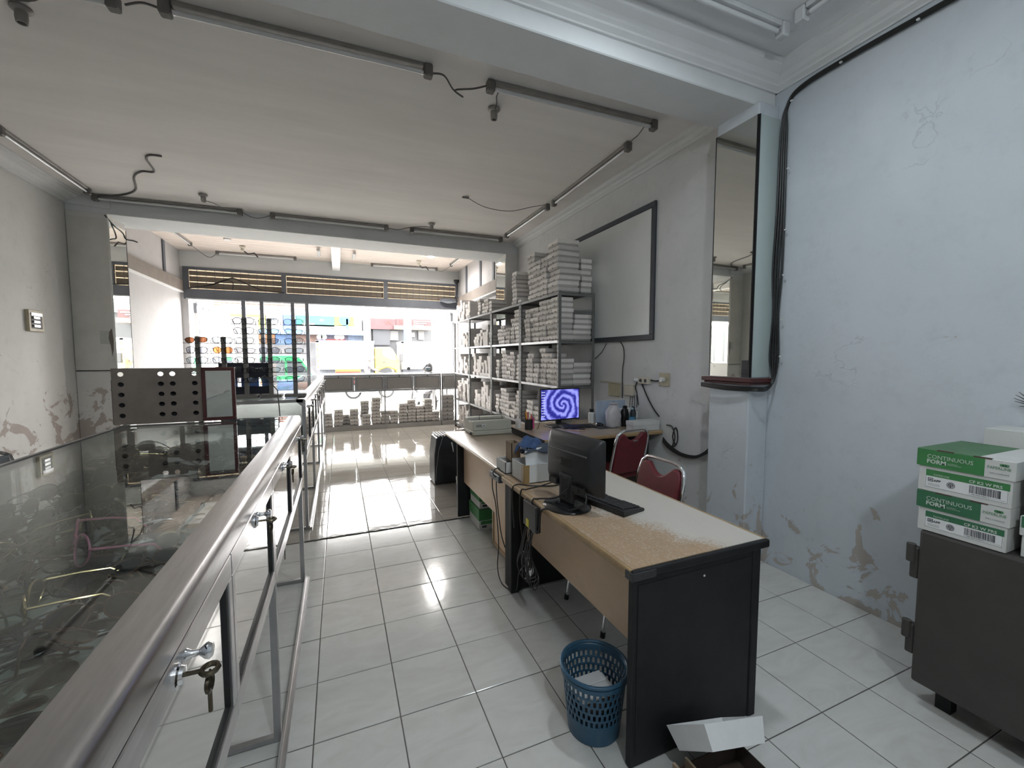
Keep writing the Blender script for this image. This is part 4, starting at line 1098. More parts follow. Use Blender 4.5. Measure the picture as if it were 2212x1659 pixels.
one('paper_roll', MB().tube([(2.60, 3.46, BZ+.158), (2.76, 3.52, BZ+.155)], .017, 12), MT['paper'], 'white paper roll with pink end on the white box', 'paper roll', smooth=True)
t = thing('medicine_jar', 'white jar with dark cap right of the lit monitor', 'jar', (2.46, 3.74, BZ))
MB().lathe([(.035,0),(.036,.10),(.022,.115)], 14, Matrix.Translation((2.46, 3.74, BZ+.001))).build('body', MT['white'], t, smooth=True)
MB().lathe([(.024,.11),(.024,.145),(.002,.146)], 14, Matrix.Translation((2.46, 3.74, BZ+.001))).build('cap', MT['black'], t, smooth=True)
one('spray_bottle', MB().lathe([(.018,0),(.019,.09),(.012,.105),(.012,.13),(.008,.135)], 12, Matrix.Translation((2.53, 3.70, BZ+.001))), MT['white'], 'slim white bottle beside the white jar', 'bottle', smooth=True)
one('receipt_pad', MB().box(2.08, 2.24, 3.78, 3.90, BZ+.001, BZ+.06), MT['paper'], 'white paper block behind the lit monitor', 'paper block')
# tablet-like black tray right of the monitor foot, cable behind
cable('thin cable beside the lit monitor foot', [(1.83,3.70,.87),(1.80,3.66,.83),(1.77,3.62,.805),(1.75,3.60,.803)], .003)

# ================================================================ red chairs
def red_chair(label, loc, rz, top=.885, w=.40):
    t = thing('stacking_chair', label, 'chair', loc, rz, 'red chrome chairs')
    # local: sitter faces -y, back at y=+.2
    pts = []
    def P(x, z): return (x, .22 + .10*(z-.45)/.45, z)
    fr = [(-w/2-.005, .42, ), ]
    path = [(-w/2-.01, -.20, .015), (-w/2-.01, -.19, .40), (-w/2-.01, -.10, .43), (-w/2-.01, .18, .43)]
    MB().tube([(-w/2, .30, .0), (-w/2, .22, .44), P(-w/2, .6), P(-w/2+.003, top-.10), P(-w/2+.02, top-.035), P(-w/2+.06, top-.005), P(-w/2+.10, top), P(w/2-.10, top), P(w/2-.06, top-.005), P(w/2-.02, top-.035), P(w/2-.003, top-.10), P(w/2, .6), (w/2, .22, .44), (w/2, .30, .0)], .0125, 10).build('back_frame', MT['chrome'], t, world=False, smooth=True, sharp=80)
    for s in (-1, 1):
        MB().tube([(s*(w/2), -.25, 0), (s*(w/2-.005), -.20, .41), (s*(w/2-.005), -.16, .435), (s*(w/2), .22, .44)], .0115, 10).build('leg', MT['chrome'], t, world=False, smooth=True, sharp=80)
        MB().cyl((s*(w/2), -.251, 0), (s*(w/2), -.248, .03), .014, 10).build('foot_cap', MT['black'], t, world=False)
    MB().box(-w/2+.01, w/2-.01, -.23, .20, .435, .485).build('seat', MT['red_vinyl'], t, world=False, bevel=.018, seg=3)
    n = 16; outline = []
    zb, zt = .50, top-.030
    for k in range(n+1):
        x = -w/2+.022 + (w-.044)*k/n; u = x/(w/2)
        dip = .062*max(0, 1-(abs(u)/.52)**2) if abs(u) < .52 else 0
        zz = zt - dip
        if abs(u) > .72: zz -= .055*((abs(u)-.72)/.2)**2
        outline.append((x, zz))
    mb = MB()
    vs = []; fs = []
    for (x, zz) in outline:
        for q in range(5):
            z = zb + (zz-zb)*q/4
            y = .22 + .10*(z-.45)/.45
            vs.append((x, y-.022, z)); 
    m = 5
    for i in range(n):
        for q in range(m-1): fs.append((i*m+q, (i+1)*m+q, (i+1)*m+q+1, i*m+q+1))
    b = len(vs); vs += [(x, y+.040, z) for x, y, z in vs]
    fs += [tuple(b+q for q in f[::-1]) for f in fs]
    for i in range(n):
        fs += [(i*m, b+i*m, b+(i+1)*m, (i+1)*m), (i*m+m-1, (i+1)*m+m-1, b+(i+1)*m+m-1, b+i*m+m-1)]
    for q in range(m-1):
        fs += [(q, q+1, b+q+1, b+q), (n*m+q, b+n*m+q, b+n*m+q+1, n*m+q+1)]
    mb.add(vs, fs).build('backrest', MT['red_vinyl'], t, world=False, bevel=.010, seg=2, smooth=True)
    return t
# chair at the near desk (sitter faces -x), chair at the wall-side desk (sitter faces +y)
red_chair('red upholstered chrome chair at the near desk', (1.52, 1.99, 0), R(-90), .865, .385)
c1 = red_chair('red upholstered chrome chair facing the wall-side desk', (2.235, 3.14, 0), R(188), .885, .385)
MB().box(-.03, .03, .335, .338, .79, .80).build('maker_plate', MT['alu_dark'], c1, world=False)
# chair behind the near counter, only its top shows
t = thing('stacking_chair', 'grey chrome chair half hidden behind the near counter', 'chair', (-1.78, 3.25, 0), R(60))
MB().tube([(-.2,.2,0), (-.2,.2,.8), (-.18,.22,.90), (-.12,.23,.935), (.12,.23,.935), (.18,.22,.90), (.2,.2,.8), (.2,.2,0)], .0125, 10).build('back_frame', MT['chrome'], t, world=False, smooth=True)
MB().box(-.18, .18, .205, .235, .55, .90).build('backrest', M('grey_vinyl', (.28,.29,.30), .5), t, world=False, bevel=.02, seg=2)
MB().box(-.2, .2, -.22, .18, .43, .48).build('seat', M('grey_vinyl_seat', (.28,.29,.30), .5), t, world=False, bevel=.02, seg=2)
for s in (-1, 1): MB().cyl((s*.19, -.2, 0), (s*.19, -.2, .44), .012, 8).build('leg', MT['chrome'], t, world=False)

# ================================================================ bin
def bin_():
    bx, by = .925, 1.365
    t = thing('waste_basket', 'blue perforated plastic waste basket under the near desk', 'basket', (bx, by, 0))
    n = 72
    zs = [0.003, .075]
    nr = 5
    for k in range(nr):
        a = .085 + k*.030; zs += [a, a+.022]
    zs += [.245, .258]
    def rad(z): return .104 + (.130-.104)*(z/.26)
    vs = []; fs = []
    for z in zs:
        for k in range(n):
            sk = (z*2.2 if False else 0)
            a = 2*math.pi*k/n + sk; vs.append((bx+rad(z)*math.cos(a), by+rad(z)*math.sin(a), z))
    for i in range(len(zs)-1):
        hole_row = any(abs(zs[i]-(.085+q*.030)) < 1e-6 for q in range(nr))
        q = int(round((zs[i]-.085)/.030)) if hole_row else 0
        for k in range(n):
            if hole_row and (k + q) % 2 == 0: continue
            l = (k+1) % n; fs.append((i*n+k, i*n+l, (i+1)*n+l, (i+1)*n+k))
    fs.append(tuple(range(n-1, -1, -1)))
    o = MB().add(vs, fs).build('body', MT['blue_bin'], t, smooth=True, sharp=60)
    s = o.modifiers.new('thick', 'SOLIDIFY'); s.thickness = .0025
    MB().tube([(bx+.133*math.cos(a), by+.133*math.sin(a), .262) for a in [2*math.pi*k/40 for k in range(40)]], .0075, 8, closed=True).build('rim', MT['blue_bin'], t, smooth=True, sharp=180)
    MB().lathe([(.131,.232),(.135,.235),(.135,.250),(.131,.252)], 48, Matrix.Translation((bx, by, 0)), cap=False).build('collar', MT['blue_bin'], t, smooth=True)
    return bx, by
bx, by = bin_()
one('crumpled_paper', MB().box(bx-.085, bx+.085, by-.05, by+.07, .145, .151, Matrix.Rotation(0, 4, 'Z')).box(bx-.07, bx+.075, by+.02, by+.075, .151, .158), MT['paper'], 'folded white paper lying in the blue basket', 'paper', bevel=.002)
one('dark_packaging', MB().box(bx-.07, bx+.075, by-.075, by+.01, .11, .146), M('dark_brown_pack', (.06,.045,.045), .6), 'dark brown packaging inside the blue basket', 'packaging', bevel=.004)

# ================================================================ carton and white tray in front of the desk end
t = carton('brown_carton', 'open dark brown carton on the floor by the desk end', 'box', 1.03, 1.335, .72, 1.04, .0, .075, M('dark_cardboard', (.075,.055,.045), .85, var=.2, scale=8))
MB().box(1.03, 1.04, .72, 1.04, .075, .10).box(1.085, 1.093, .75, 1.04, .02, .10).build('flap', MT['carton_brown'], t)
def tray():
    t = thing('white_tray_box', 'open white card tray tilted on the brown carton', 'box', (1.195, .965, .085), 0)
    mtx = Matrix.Translation((0, .02, .062)) @ Matrix.Rotation(R(42), 4, Vector((-.965, .26, 0))) @ Matrix.Rotation(R(0), 4, 'Z')
    w, d, h, th, fl = .115, .085, .072, .003, .016
    vs = []
    for s, z in ((0, 0), (fl, h)):
        vs += [(-w-s, -d-s, z), (w+s, -d-s, z), (w+s, d+s, z), (-w-s, d+s, z)]
    for s, z in ((-th, th), (fl-th, h)):
        vs += [(-w-s, -d-s, z), (w+s, -d-s, z), (w+s, d+s, z), (-w-s, d+s, z)]
    fs = [(0,3,2,1), (8,9,10,11)]
    for i in range(4):
        j = (i+1) % 4
        fs += [(i, j, 4+j, 4+i), (8+j, 8+i, 12+i, 12+j), (4+i, 4+j, 12+j, 12+i)]
    MB().add(vs, fs, mtx).build('tray', MT['paper'], t, world=False)
    MB().box(-.06, .03, -.02, .03, .004, .02, mtx).build('scrap', MT['carton_brown'], t, world=False)
    return t
tray()
# ================================================================ slotted steel rack along the right wall
RX0, RX1 = 2.29, 2.765
POSTS = [4.16, 5.25, 6.42, 7.66, 8.75]
LEV = [.085, .61, 1.16, 1.68, 2.22]
def rack(y0, y1, label, top):
    t = thing('storage_rack', label, 'rack', ((RX0+RX1)/2, (y0+y1)/2, 0), 0, 'steel rack bays along the wall')
    for yy, s in ((y0+.004, 1), (y1-.004, -1)):
        for xx, d in ((RX0, 1), (RX1, -1)):
            mb = MB()
            a, b = (yy, yy+s*.034)
            y_lo, y_hi = min(a, b), max(a, b)
            xa, xb = min(xx, xx+d*.002), max(xx, xx+d*.002)
            mb.box(xa, xb, y_lo, y_lo+.011, 0, top).box(xa, xb, y_hi-.011, y_hi, 0, top)
            k = 0; z = 0
            while z < top-.02:
                mb.box(xa, xb, y_lo+.011, y_hi-.011, z, z+.022); z += .05
            xc, xd = min(xx, xx+d*.034), max(xx, xx+d*.034)
            mb.box(xc, xd, min(yy, yy+s*.002), max(yy, yy+s*.002), 0, top)
            mb.build('post', MT['metal_shelf'], t)
            MB().box(xc-.003, xd+.003, y_lo-.003, y_hi+.003, 0, .02).build('foot', MT['black'], t)
    for z in LEV:
        if z > top: continue
        s = MB().box(RX0+.003, RX1-.003, y0+.006, y1-.006, z-.004, z).build('shelf', MT['metal_shelf'], t)
        MB().box(RX0+.002, RX0+.005, y0+.04, y1-.04, z-.028, z+.001).build('lip', MT['shelf_edge_daylit'] if z < 2 else MT['metal_shelf'], s)  # lips below the top one get the daylit colour
        MB().box(RX0+.03, RX1-.03, y0+.006, y0+.009, z-.034, z).build('lip', MT['metal_shelf'], s)
BAYS = ['bay behind lit monitor', 'second bay from monitor', 'third bay from monitor', 'bay nearest street']
for k in range(4):
    rack(POSTS[k], POSTS[k+1], ['grey slotted steel rack bay nearest the whiteboard end', 'grey slotted steel rack bay, second from the lit monitor', 'grey slotted steel rack bay, third from the lit monitor', 'grey slotted steel rack bay nearest the street'][k], 2.235)
BOXM = {}
def box_mesh(w, d, h, mat):
    """lens carton: w along y, d along x (depth), h; front at -x; lid slightly wider, thumb notch"""
    key = (w, d, h, mat.name)
    if key not in BOXM:
        mb = MB(); e = .006
        mb.box(e, d-e, -w/2+e, w/2-e, 0, h*.55)
        mb.box(0, d, -w/2, w/2, h*.34, h-.0012)
        mb.cyl((-.0004, 0, h*.38), (.002, 0, h*.38), h*.14, 8)
        o = mb.build('carton', mat); me = o.data; bpy.data.objects.remove(o)
        me.materials.append(MT['carton_body_shaded']); me.materials.append(MT['ink'])
        me.polygons.foreach_set('material_index', [1]*6 + [0]*6 + [2]*(len(me.polygons)-12))
        BOXM[key] = me
    return BOXM[key]
MAX_IND = 246
n_ind = 0
mass = MB()
LNAME = ['bottom shelf', 'second shelf', 'third shelf', 'fourth shelf', 'rack top']
def put_box(x, y, z, w, d, h, rz, label, mat, group, tilt=0.0):
    global n_ind
    if label is not None and n_ind < MAX_IND:
        o = bpy.data.objects.new('lens_carton', box_mesh(w, d, h, mat)); COL.objects.link(o)
        o.location = (x, y, z); o.rotation_euler = (tilt, 0, rz)
        tag(o, label, 'box', group); n_ind += 1
    else:
        mtx = Matrix.Translation((x, y, z)) @ Euler((tilt, 0, rz)).to_matrix().to_4x4()
        mass.box(.002, d-.002, -w/2+.002, w/2-.002, 0, h*.62, mtx).box(0, d, -w/2, w/2, h*.38, h, mtx)
# per bay: level -> list of (stack count, heights range, width, box height, depth)
random.seed(17)
def fill(bay, lev, ws, counts, bh, depth, mats=('carton','carton_grey'), end_col=None):
    ya, yb = POSTS[bay]+.045, POSTS[bay+1]-.045
    z0 = LEV[lev] + .001
    y = ya; s = 0
    for w, c in zip(ws, counts):
        if y + w > yb + .02: break
        z = z0; off = random.uniform(0, .025); lean = random.uniform(-.004, .004)
        mm = random.choice(mats)
        for k in range(c):
            h = bh * random.choice((.92, 1, 1, 1.08)) if bay > 0 else bh
            h = round(h, 3)
            put_box(RX0 + .012 + off + random.uniform(-.012, .014), y + w/2 + lean*k + random.uniform(-.004, .004), z, w-.006, depth, h, random.gauss(0, .045 if bay else .03),
                    'white carton %s up in %s stack, %s, %s' % (ordn(k), ordn(s), LNAME[lev], BAYS[bay]), MT[mm if random.random() < .7 else random.choice(mats)], 'cartons on the steel rack')
            z += h + .0006
        y += w + random.choice((.002, .006, .02, .05 if bay else .01)); s += 1
    if end_col:
        for q, (x, w, c, h, d) in enumerate(end_col):
            z = z0
            for k in range(c):
                put_box(x + random.uniform(-.008, .008), ya + w/2 + random.uniform(0, .012), z, w, d, h, random.gauss(0, .02),
                        'white carton %s up in %s wall-side stack, %s, %s' % (ordn(k), ordn(q), LNAME[lev], BAYS[bay]), MT['card_white'] if False else MT['carton'], 'cartons on the steel rack')
                z += h + .0006
# nearest bay
fill(0, 4, (.27, .17, .20, .20), (9, 7, 7, 9), .066, .27, end_col=[(2.60, .22, 6, .066, .14)])
fill(0, 3, (.16, .15, .20, .22, .17), (8, 8, 8, 7, 7), .061, .20, end_col=[(2.515, .18, 5, .060, .24)])
fill(0, 2, (.17, .15, .16, .15, .20), (5, 6, 7, 4, 6), .062, .20, end_col=[(2.515, .18, 4, .066, .24)])
fill(0, 1, (.20, .24, .22, .2), (4, 5, 4, 5), .062, .24)
# second bay
fill(1, 4, (.12, .16), (1, 8), .058, .26)
fill(1, 3, (.18, .14, .17, .15, .20), (8, 6, 4, 5, 4), .058, .24)
fill(1, 2, (.14, .15, .16, .20, .14, .15), (6, 7, 6, 7, 5, 6), .058, .24)
fill(1, 1, (.16, .18, .15, .24, .14), (7, 4, 6, 7, 5), .058, .26)
# third bay
fill(2, 4, (.14, .17, .13, .15), (3, 4, 3, 5), .058, .26)
fill(2, 3, (.12, .14, .13, .15, .14, .14), (5, 6, 4, 5, 4, 3), .056, .25)
fill(2, 2, (.18, .13, .14, .15, .13, .14), (6, 5, 4, 6, 5, 7), .056, .25)
fill(2, 1, (.13, .12, .14, .13, .16, .14), (6, 7, 8, 6, 4, 5), .056, .26)
fill(2, 0, (.2, .18, .2, .2), (3, 4, 2, 3), .07, .28)
fill(1, 0, (.22, .2, .2, .2), (4, 5, 3, 4), .07, .28)
# bay nearest the street
fill(3, 4, (.13, .14, .12, .15, .13, .12), (6, 5, 6, 7, 5, 6), .056, .25)
fill(3, 3, (.13, .12, .14, .13, .12), (6, 5, 4, 5, 3), .056, .25)
fill(3, 2, (.12, .13, .12, .14, .13, .12), (5, 4, 6, 5, 7, 4), .056, .25)
fill(3, 1, (.12, .13, .12, .13, .12, .14), (7, 8, 7, 8, 6, 7), .056, .26)
fill(3, 0, (.13, .12, .13, .14, .12, .13), (7, 6, 8, 7, 6, 7), .056, .26)
mo = mass.build('carton_rows', MT['carton_grey']); tag(mo, 'rows of small white cartons filling the rack bays towards the street', 'boxes', kind='stuff')
# cartons under the far counter
random.seed(23)
cstk = [(-.22, 4), (-.03, 5), (.12, 3), (.27, 5), (.50, 3), (.48, 7), (.70, 8), (.88, 4), (1.06, 4), (1.24, 6), (1.42, 7), (1.60, 5), (1.78, 7), (1.93, 3)]
for s, (x, c) in enumerate(cstk):
    z = .096; h = .067
    yy = 9.02 + (.22 if s in (2, 5) else 0)
    for k in range(c):
        o = bpy.data.objects.new('lens_carton', box_mesh(.165, .26, h, MT['carton'])); COL.objects.link(o)
        o.location = (x + random.uniform(-.008, .008), yy + random.uniform(-.01, .01), z); o.rotation_euler = (0, R(random.choice((-8, 6, 0)) if k == c-1 and c > 6 else 0) * 0, R(90) + random.gauss(0, .05))
        tag(o, 'white carton %s up in %s stack from the left under the far counter' % (ordn(k), ordn(s)), 'box', 'cartons under the far counter'); z += h + .0006
random.seed(29)
z = 0.096
for k in range(6):
    o = bpy.data.objects.new('lens_carton', box_mesh(.30, .30, .09, MT['carton_grey'])); COL.objects.link(o)
    o.location = (2.20, 9.05, z); o.rotation_euler = (0, 0, R(90) + random.gauss(0, .1)); z += .0906
    tag(o, 'grey carton %s up in the stack under the short end counter' % ordn(k), 'box', 'cartons under the far counter')

# ================================================================ black case and boxes by the far desk
t = thing('speaker_case', 'black upright case standing beyond the far desk end', 'case', (1.15, 4.9, 0))
prof = [(.995, .0), (1.30, .0), (1.30, .56), (1.10, .565), (1.02, .53), (.985, .33)]
MB().prism([(1.0,.01),(1.32,.01),(1.32,.575),(1.06,.575),(1.025,.55),(1.0,.35)], .30, 'y', 4.76).build('body', M('black_case', (.03,.031,.035), .4, var=.2, scale=6), t, bevel=.012, seg=2)
for k in range(5): MB().box(1.03+.035*k, 1.05+.035*k, 4.78, 5.04, .574, .582).build('rib', M('grey_rib', (.16,.16,.17), .5), t)
MB().tube([(1.10, 4.752, .57), (1.05, 4.752, .42), (1.02, 4.752, .2), (1.01, 4.752, .06)], .003, 6).build('seam', MT['alu_dark'], t)
MB().prism([(1.195,.49),(1.21,.50),(1.222,.43),(1.228,.38),(1.218,.38),(1.208,.44)], -.004, 'y', 4.758).build('scratch', MT['white'], t)
lid_box('small white carton on blue box under the far desk', 1.14, 1.30, 4.16, 4.34, .12, .21)
one('blue_box', MB().box(1.15, 1.32, 4.15, 4.36, 0, .12), M('navy_box', (.05,.07,.16), .5), 'navy blue box under the far desk', 'box', bevel=.003)
def green_box(label, x0, x1, y0, y1, z0, z1):
    t = thing('paper_box', label, 'box', ((x0+x1)/2, (y0+y1)/2, z0), 0, 'green paper boxes under the far desk')
    zl = z0 + (z1-z0)*.45
    MB().box(x0+.004, x1-.004, y0+.004, y1-.004, z0, zl+.01).build('body', MT['card_white'], t)
    MB().box(x0, x1, y0, y1, zl, z1).build('lid', MT['green'], t, bevel=.002)
    MB().box(x0+.02, x1-.02, y0+.002, y0+.004, z0+.045, zl-.006).build('green_stripe', MT['green'], t)
    MB().box(x0+.03, x0+.07, y0+.0015, y0+.004, z0+.016, z0+.034).build('mark', MT['ink'], t)
    return t
green_box('green and white paper box at the bottom of the stack under the far desk', 1.085, 1.36, 3.365, 3.66, 0, .178)
green_box('green and white paper box on top of the stack under the far desk', 1.095, 1.36, 3.38, 3.66, .179, .32)

# ================================================================ dark steel safe with paper boxes
SX = 2.25
t = thing('steel_safe', 'dark brown steel safe cabinet against the right wall', 'safe', (2.53, .5, 0))
MB().box(SX, 2.80, .02, .935, .105, .772).build('body', MT['dark_steel'], t, bevel=.012, seg=2)
for za, zb_ in ((.55, .685), (.215, .345)):
    hg = MB().box(SX+.01, SX+.045, .935, .965, za, zb_).build('hinge', MT['dark_steel'], t, bevel=.004)
    MB().cyl((SX+.012, .962, (za+zb_)/2+.004), (SX+.012, .962, zb_+.012), .016, 12).build('knuckle', MT['dark_steel'], hg, smooth=True)
for yy in (.10, .86):
    for xx in (2.33, 2.72): MB().box(xx, xx+.05, yy-.03, yy+.02, 0, .106).build('foot', MT['black_panel'], t)
def form_box(label, x0, x1, y0, y1, z0, z1, dull=False, side='print'):
    """continuous form carton: body with printed label, telescoping lid"""
    gm = M('green_print_dull', (.045,.17,.085), .55, var=.12, scale=5) if dull else MT['green']
    t = thing('paper_box', label, 'box', ((x0+x1)/2, (y0+y1)/2, z0), 0, 'printer paper boxes on the safe')
    zl = z1 - .072
    MB().box(x0+.004, x1-.004, y0+.006, y1-.006, z0, zl+.02).build('body', MT['card_white'], t, bevel=.002)
    split = y0 + (y1-y0)*.285
    l = MB().box(x0, x1, y0, y1, zl, z1).build('lid', MT['card_white'], t, bevel=.002)
    L_ = lambda nm, ya, yb, za, zb_, mat, th=.0006, par=l: MB().box(x0-th, x0+.001, ya, yb, za, zb_).build(nm, mat, par)
    if side == 'print':
        L_('green_print', split, y1-.001, zl+.001, z1-.001, gm)
        MB().box(x0+.001, x1-.001, split+.02, y1-.001, z1-.0005, z1+.0006).build('green_top', MT['green_dull'], l)
        MB().box(x0+.001, x1-.001, y1-.001, y1+.0006, zl+.001, z1-.001).build('green_end', gm, l)
        for a, b in ((.60, .78), (.22, .40)):
            MB().box(x0-.001, x0+.010, y0+(y1-y0)*a, y0+(y1-y0)*b, z1-.003, z1+.0012).build('slot', M('slot_brown', (.10,.06,.05), .8), l)
        rt, up = (0,-1,0), (0,0,1)
        whi = M('print_white', (.62,.68,.62), .6)
        yT = y1 - (y1-y0)*.115
        text_obj('CONTINUOUS', .0225, whi, l, (x0-.0012, yT, z1-.036), rt, up, squash=.92)
        text_obj('FORM', .0225, whi, l, (x0-.0012, yT, z1-.056), rt, up, bold=.0007)
        text_obj('A COMPLETE\nOFFICE SOLUTION', .0048, whi, l, (x0-.0012, yT-.064, z1-.049), rt, up)
        gtx = M('print_green', (.10,.26,.13), .6)
        text_obj('PAPERLINE', .0150, gtx, l, (x0-.0012, y0+(y1-y0)*.262, z1-.036), rt, up, squash=.86)
        for q in range(3): MB().cyl((x0-.001, y0+.036-.007*q, z1-.018), (x0+.001, y0+.036-.007*q, z1-.018), .0055, 8).build('emblem', gtx, l)
        text_obj('ZERO CLEARANCE', .0060, MT['ink'], l, (x0-.0012, y0+(y1-y0)*.235, z1-.054), rt, up)
        # body label
        zb0, zb1 = z0 + .018, zl - .012
        b = t.children[0]
        xb = x0+.004
        B_ = lambda nm, ya, yb, za, zb_, mat, th=.0006: MB().box(xb-th, xb+.001, ya, yb, za, zb_).build(nm, mat, b)
        h = zb1-zb0
        B_('label_paper', y0+.014, y1-.028, zb0, zb1-.002, MT['paper'], .0003)
        B_('green_band', y0+.012, y1-.030, zb1-h*.36, zb1, gm)
        for (ya, yb, za, zb_) in ((y0+.016, y1-.030, zb0, zb0+.0008), (y0+.016, y0+.0168, zb0, zb1-h*.36), (y1-.0308, y1-.030, zb0, zb1-h*.36), (y0+.02, y0+.12, zb0+.006, zb0+.0066)):
            B_('rule', ya, yb, za, zb_, MT['ink'])
        text_obj('PAPERLINE', .010, whi, b, (xb-.0012, y1-.055, zb1-h*.30), rt, up)
        text_obj('CF K2 W PRS', .0155, whi, b, (xb-.0012, y0+.120, zb1-h*.30), rt, up, bold=.0004)
        text_obj('APP', .013, MT['ink'], b, (xb-.0012, y1-.056, zb0+h*.36), rt, up, bold=.0003)
        mb = MB()
        for (ya, za, yb, zb_) in ((0,0,.016,.002), (0,.012,.016,.014), (0,0,.002,.014), (.014,0,.016,.014), (.004,.005,.012,.009)):
            mb.box(xb-.001, xb, y1-.038-yb, y1-.038-ya, zb0+h*.34+za, zb0+h*.34+zb_)
        mb.build('app_emblem', MT['ink'], b)
        for q in range(3): B_('fine_print', y1-.075, y1-.038, zb0+h*.10+q*.004, zb0+h*.10+q*.004+.0014, M('fine_print_grey', (.35,.35,.35), .7))
        mb = MB(); yc, zc = y1-.108, zb0+h*.33
        for rr in (.0115, .0075): mb.tube([(xb-.0006, yc+rr*math.cos(a), zc+rr*math.sin(a)) for a in [k*math.pi/10 for k in range(20)]], .0009, 5, closed=True)
        mb.box(xb-.001, xb, yc-.001, yc+.001, zc-.010, zc+.004)
        for a in range(0, 360, 45): mb.box(xb-.001, xb, yc+.005*math.cos(R(a))-.0014, yc+.005*math.cos(R(a))+.0014, zc+.002+.005*math.sin(R(a))-.0014, zc+.002+.005*math.sin(R(a))+.0014)
        mb.build('seal', MT['ink'], b)
        mb = MB(); random.seed(2); yy = y0+.118
        while yy > y0+.034:
            w = random.choice((.0008, .0012, .002, .0026)); mb.box(xb-.0008, xb, yy-w, yy, zb0+h*.16, zb0+h*.56); yy -= w + random.choice((.0008, .0014, .0022))
        mb.build('barcode', MT['ink'], b)
        text_obj('1 82 17357 65041 2', .0060, MT['ink'], b, (xb-.0012, y0+.112, zb0+h*.07), rt, up)
    else:
        b = t.children[0]; xb = x0+.004
        text_obj('PAPERLINE', .016, M('print_green2', (.12,.30,.14), .6), l, (x0-.0012, y1-.02, zl+.022), (0,-1,0), (0,0,1))
        if dull: MB().box(x0-.0006, x0+.001, y0, y1-.004, zl+.03, z1-.001).build('green_print', gm, l)
        MB().box(xb-.0006, xb+.001, y0+.02, y1-.018, z0+.016, zl-.008).build('green_square', gm, b)
        text_obj('2', .048, MT['paper'], b, (xb-.0012, y1-.028, z0+.032), (0,-1,0), (0,0,1), bold=.001)
    return t
form_box('green printer paper box directly on the safe, lower of two', 2.25, 2.60, .683, .950, .774, .942, dull=True)
form_box('green printer paper box topmost on the safe with bright label', 2.245, 2.60, .676, .955, .943, 1.118)
form_box('white paper box at the very edge of the photo, lower of its stack', 2.27, 2.60, .40, .665, .774, .925, dull=True, side='end')
form_box('white paper box at the very edge of the photo, upper of its stack', 2.275, 2.60, .40, .660, .926, 1.075, side='end')
lid_box('tall white carton on the safe against the wall', 2.63, 2.82, .40, .895, .774, 1.185, MT['card_white'])
one('teal_bag', MB().cbox((2.32, .60, 1.10), (.10, .09, .05)), M('teal_plastic', (.02,.16,.22), .3), 'small teal plastic bag on the edge paper box', 'bag', bevel=.015)
random.seed(6); mb = MB()
for k in range(9):
    a = R(-60 + 30*random.random() + k*24); mb.tube([(2.80, .79, 1.28), (2.80-.01*k*.3, .79+.075*math.cos(a), 1.31+.055*math.sin(a))], [.004, .001], 5)
mb.tube([(2.80, .79, 1.186), (2.80, .79, 1.29)], .005, 6)
one('dry_twig', mb, M('dark_twig', (.05,.045,.045), .7), 'dark spiky twig standing on the tall white carton', 'twig')

# ================================================================ whiteboard and wall fittings
t = thing('whiteboard', 'large blank whiteboard in a dark frame on the right wall', 'whiteboard', (XR-.02, 4.5, 1.66))
y0, y1, z0, z1, fw = 3.24, 5.79, 1.66, 2.98, .055
frm = M('slate_board_frame', (.045,.050,.062), .5, var=.15, scale=6)
for nm, (ya, yb, za, zb_) in {'a':(y0,y1,z1-fw,z1), 'b':(y0,y1,z0,z0+fw), 'c':(y0,y0+fw,z0+fw,z1-fw), 'd':(y1-fw,y1,z0+fw,z1-fw)}.items():
    MB().box(XR-.028, XR-.001, ya, yb, za, zb_).build('frame_rail', frm, t, bevel=.004)
for k in range(3): MB().box(XR-.031, XR-.027, y0+.01, y1-.01, z1-fw+.010+.016*k, z1-fw+.015+.016*k).build('bead', M('slate_bead', (.12,.13,.15), .5), t)
MB().box(XR-.016, XR-.002, y0+fw, y1-fw, z0+fw, z1-fw).build('panel', M('board_face', (.82,.835,.82), .35, var=.03, scale=2), t)
WX = XR - .006
t = thing('extension_socket', 'cream double socket block with plugs on the right wall', 'socket', (WX, 3.35, 1.24))
MB().box(WX-.03, WX+.005, 3.27, 3.44, 1.225, 1.29).build('body', MT['cream'], t, bevel=.005)
for yy in (3.32, 3.39): MB().cyl((WX-.034, yy, 1.258), (WX-.028, yy, 1.258), .018, 14).build('socket_hole', MT['black'], t)
MB().cyl((WX-.065, 3.45, 1.262), (WX-.03, 3.43, 1.258), .018, 12).build('plug', MT['white'], t, smooth=True)
t = thing('wall_outlet', 'cream wall outlet with white plug beside the pillar', 'outlet', (WX, 3.08, 1.24))
MB().box(WX-.012, WX+.005, 3.02, 3.15, 1.22, 1.345).build('plate', MT['cream_old'], t, bevel=.004)
MB().cyl((WX-.05, 3.09, 1.282), (WX-.01, 3.09, 1.282), .022, 14).build('plug', MT['white'], t, smooth=True)
one('blank_plate', MB().box(WX-.02, WX+.005, 3.75, 3.95, 1.06, 1.20), MT['cream_old'], 'yellowed square plate low on the right wall behind the bags', 'wall plate', bevel=.005)
one('junction_box', MB().box(WX-.03, WX+.005, 3.51, 3.66, 1.09, 1.20), MT['cream'], 'pale junction box with wires under it on the right wall', 'junction box', bevel=.005)
one('conduit', MB().box(WX-.008, WX+.004, 3.70, 4.12, 1.205, 1.22), MT['cream'], 'thin pale conduit above the yellowed plate', 'conduit')
def wcable(label, pxs, r=.004, X=2.825, mat=None):
    return cable(label, [atX(x, y, X) for x, y in pxs], r, mat)
wcable('black cable from the whiteboard edge down behind the desk', [(1340,738),(1347,752),(1348,775),(1345,800),(1344,860)], .005)
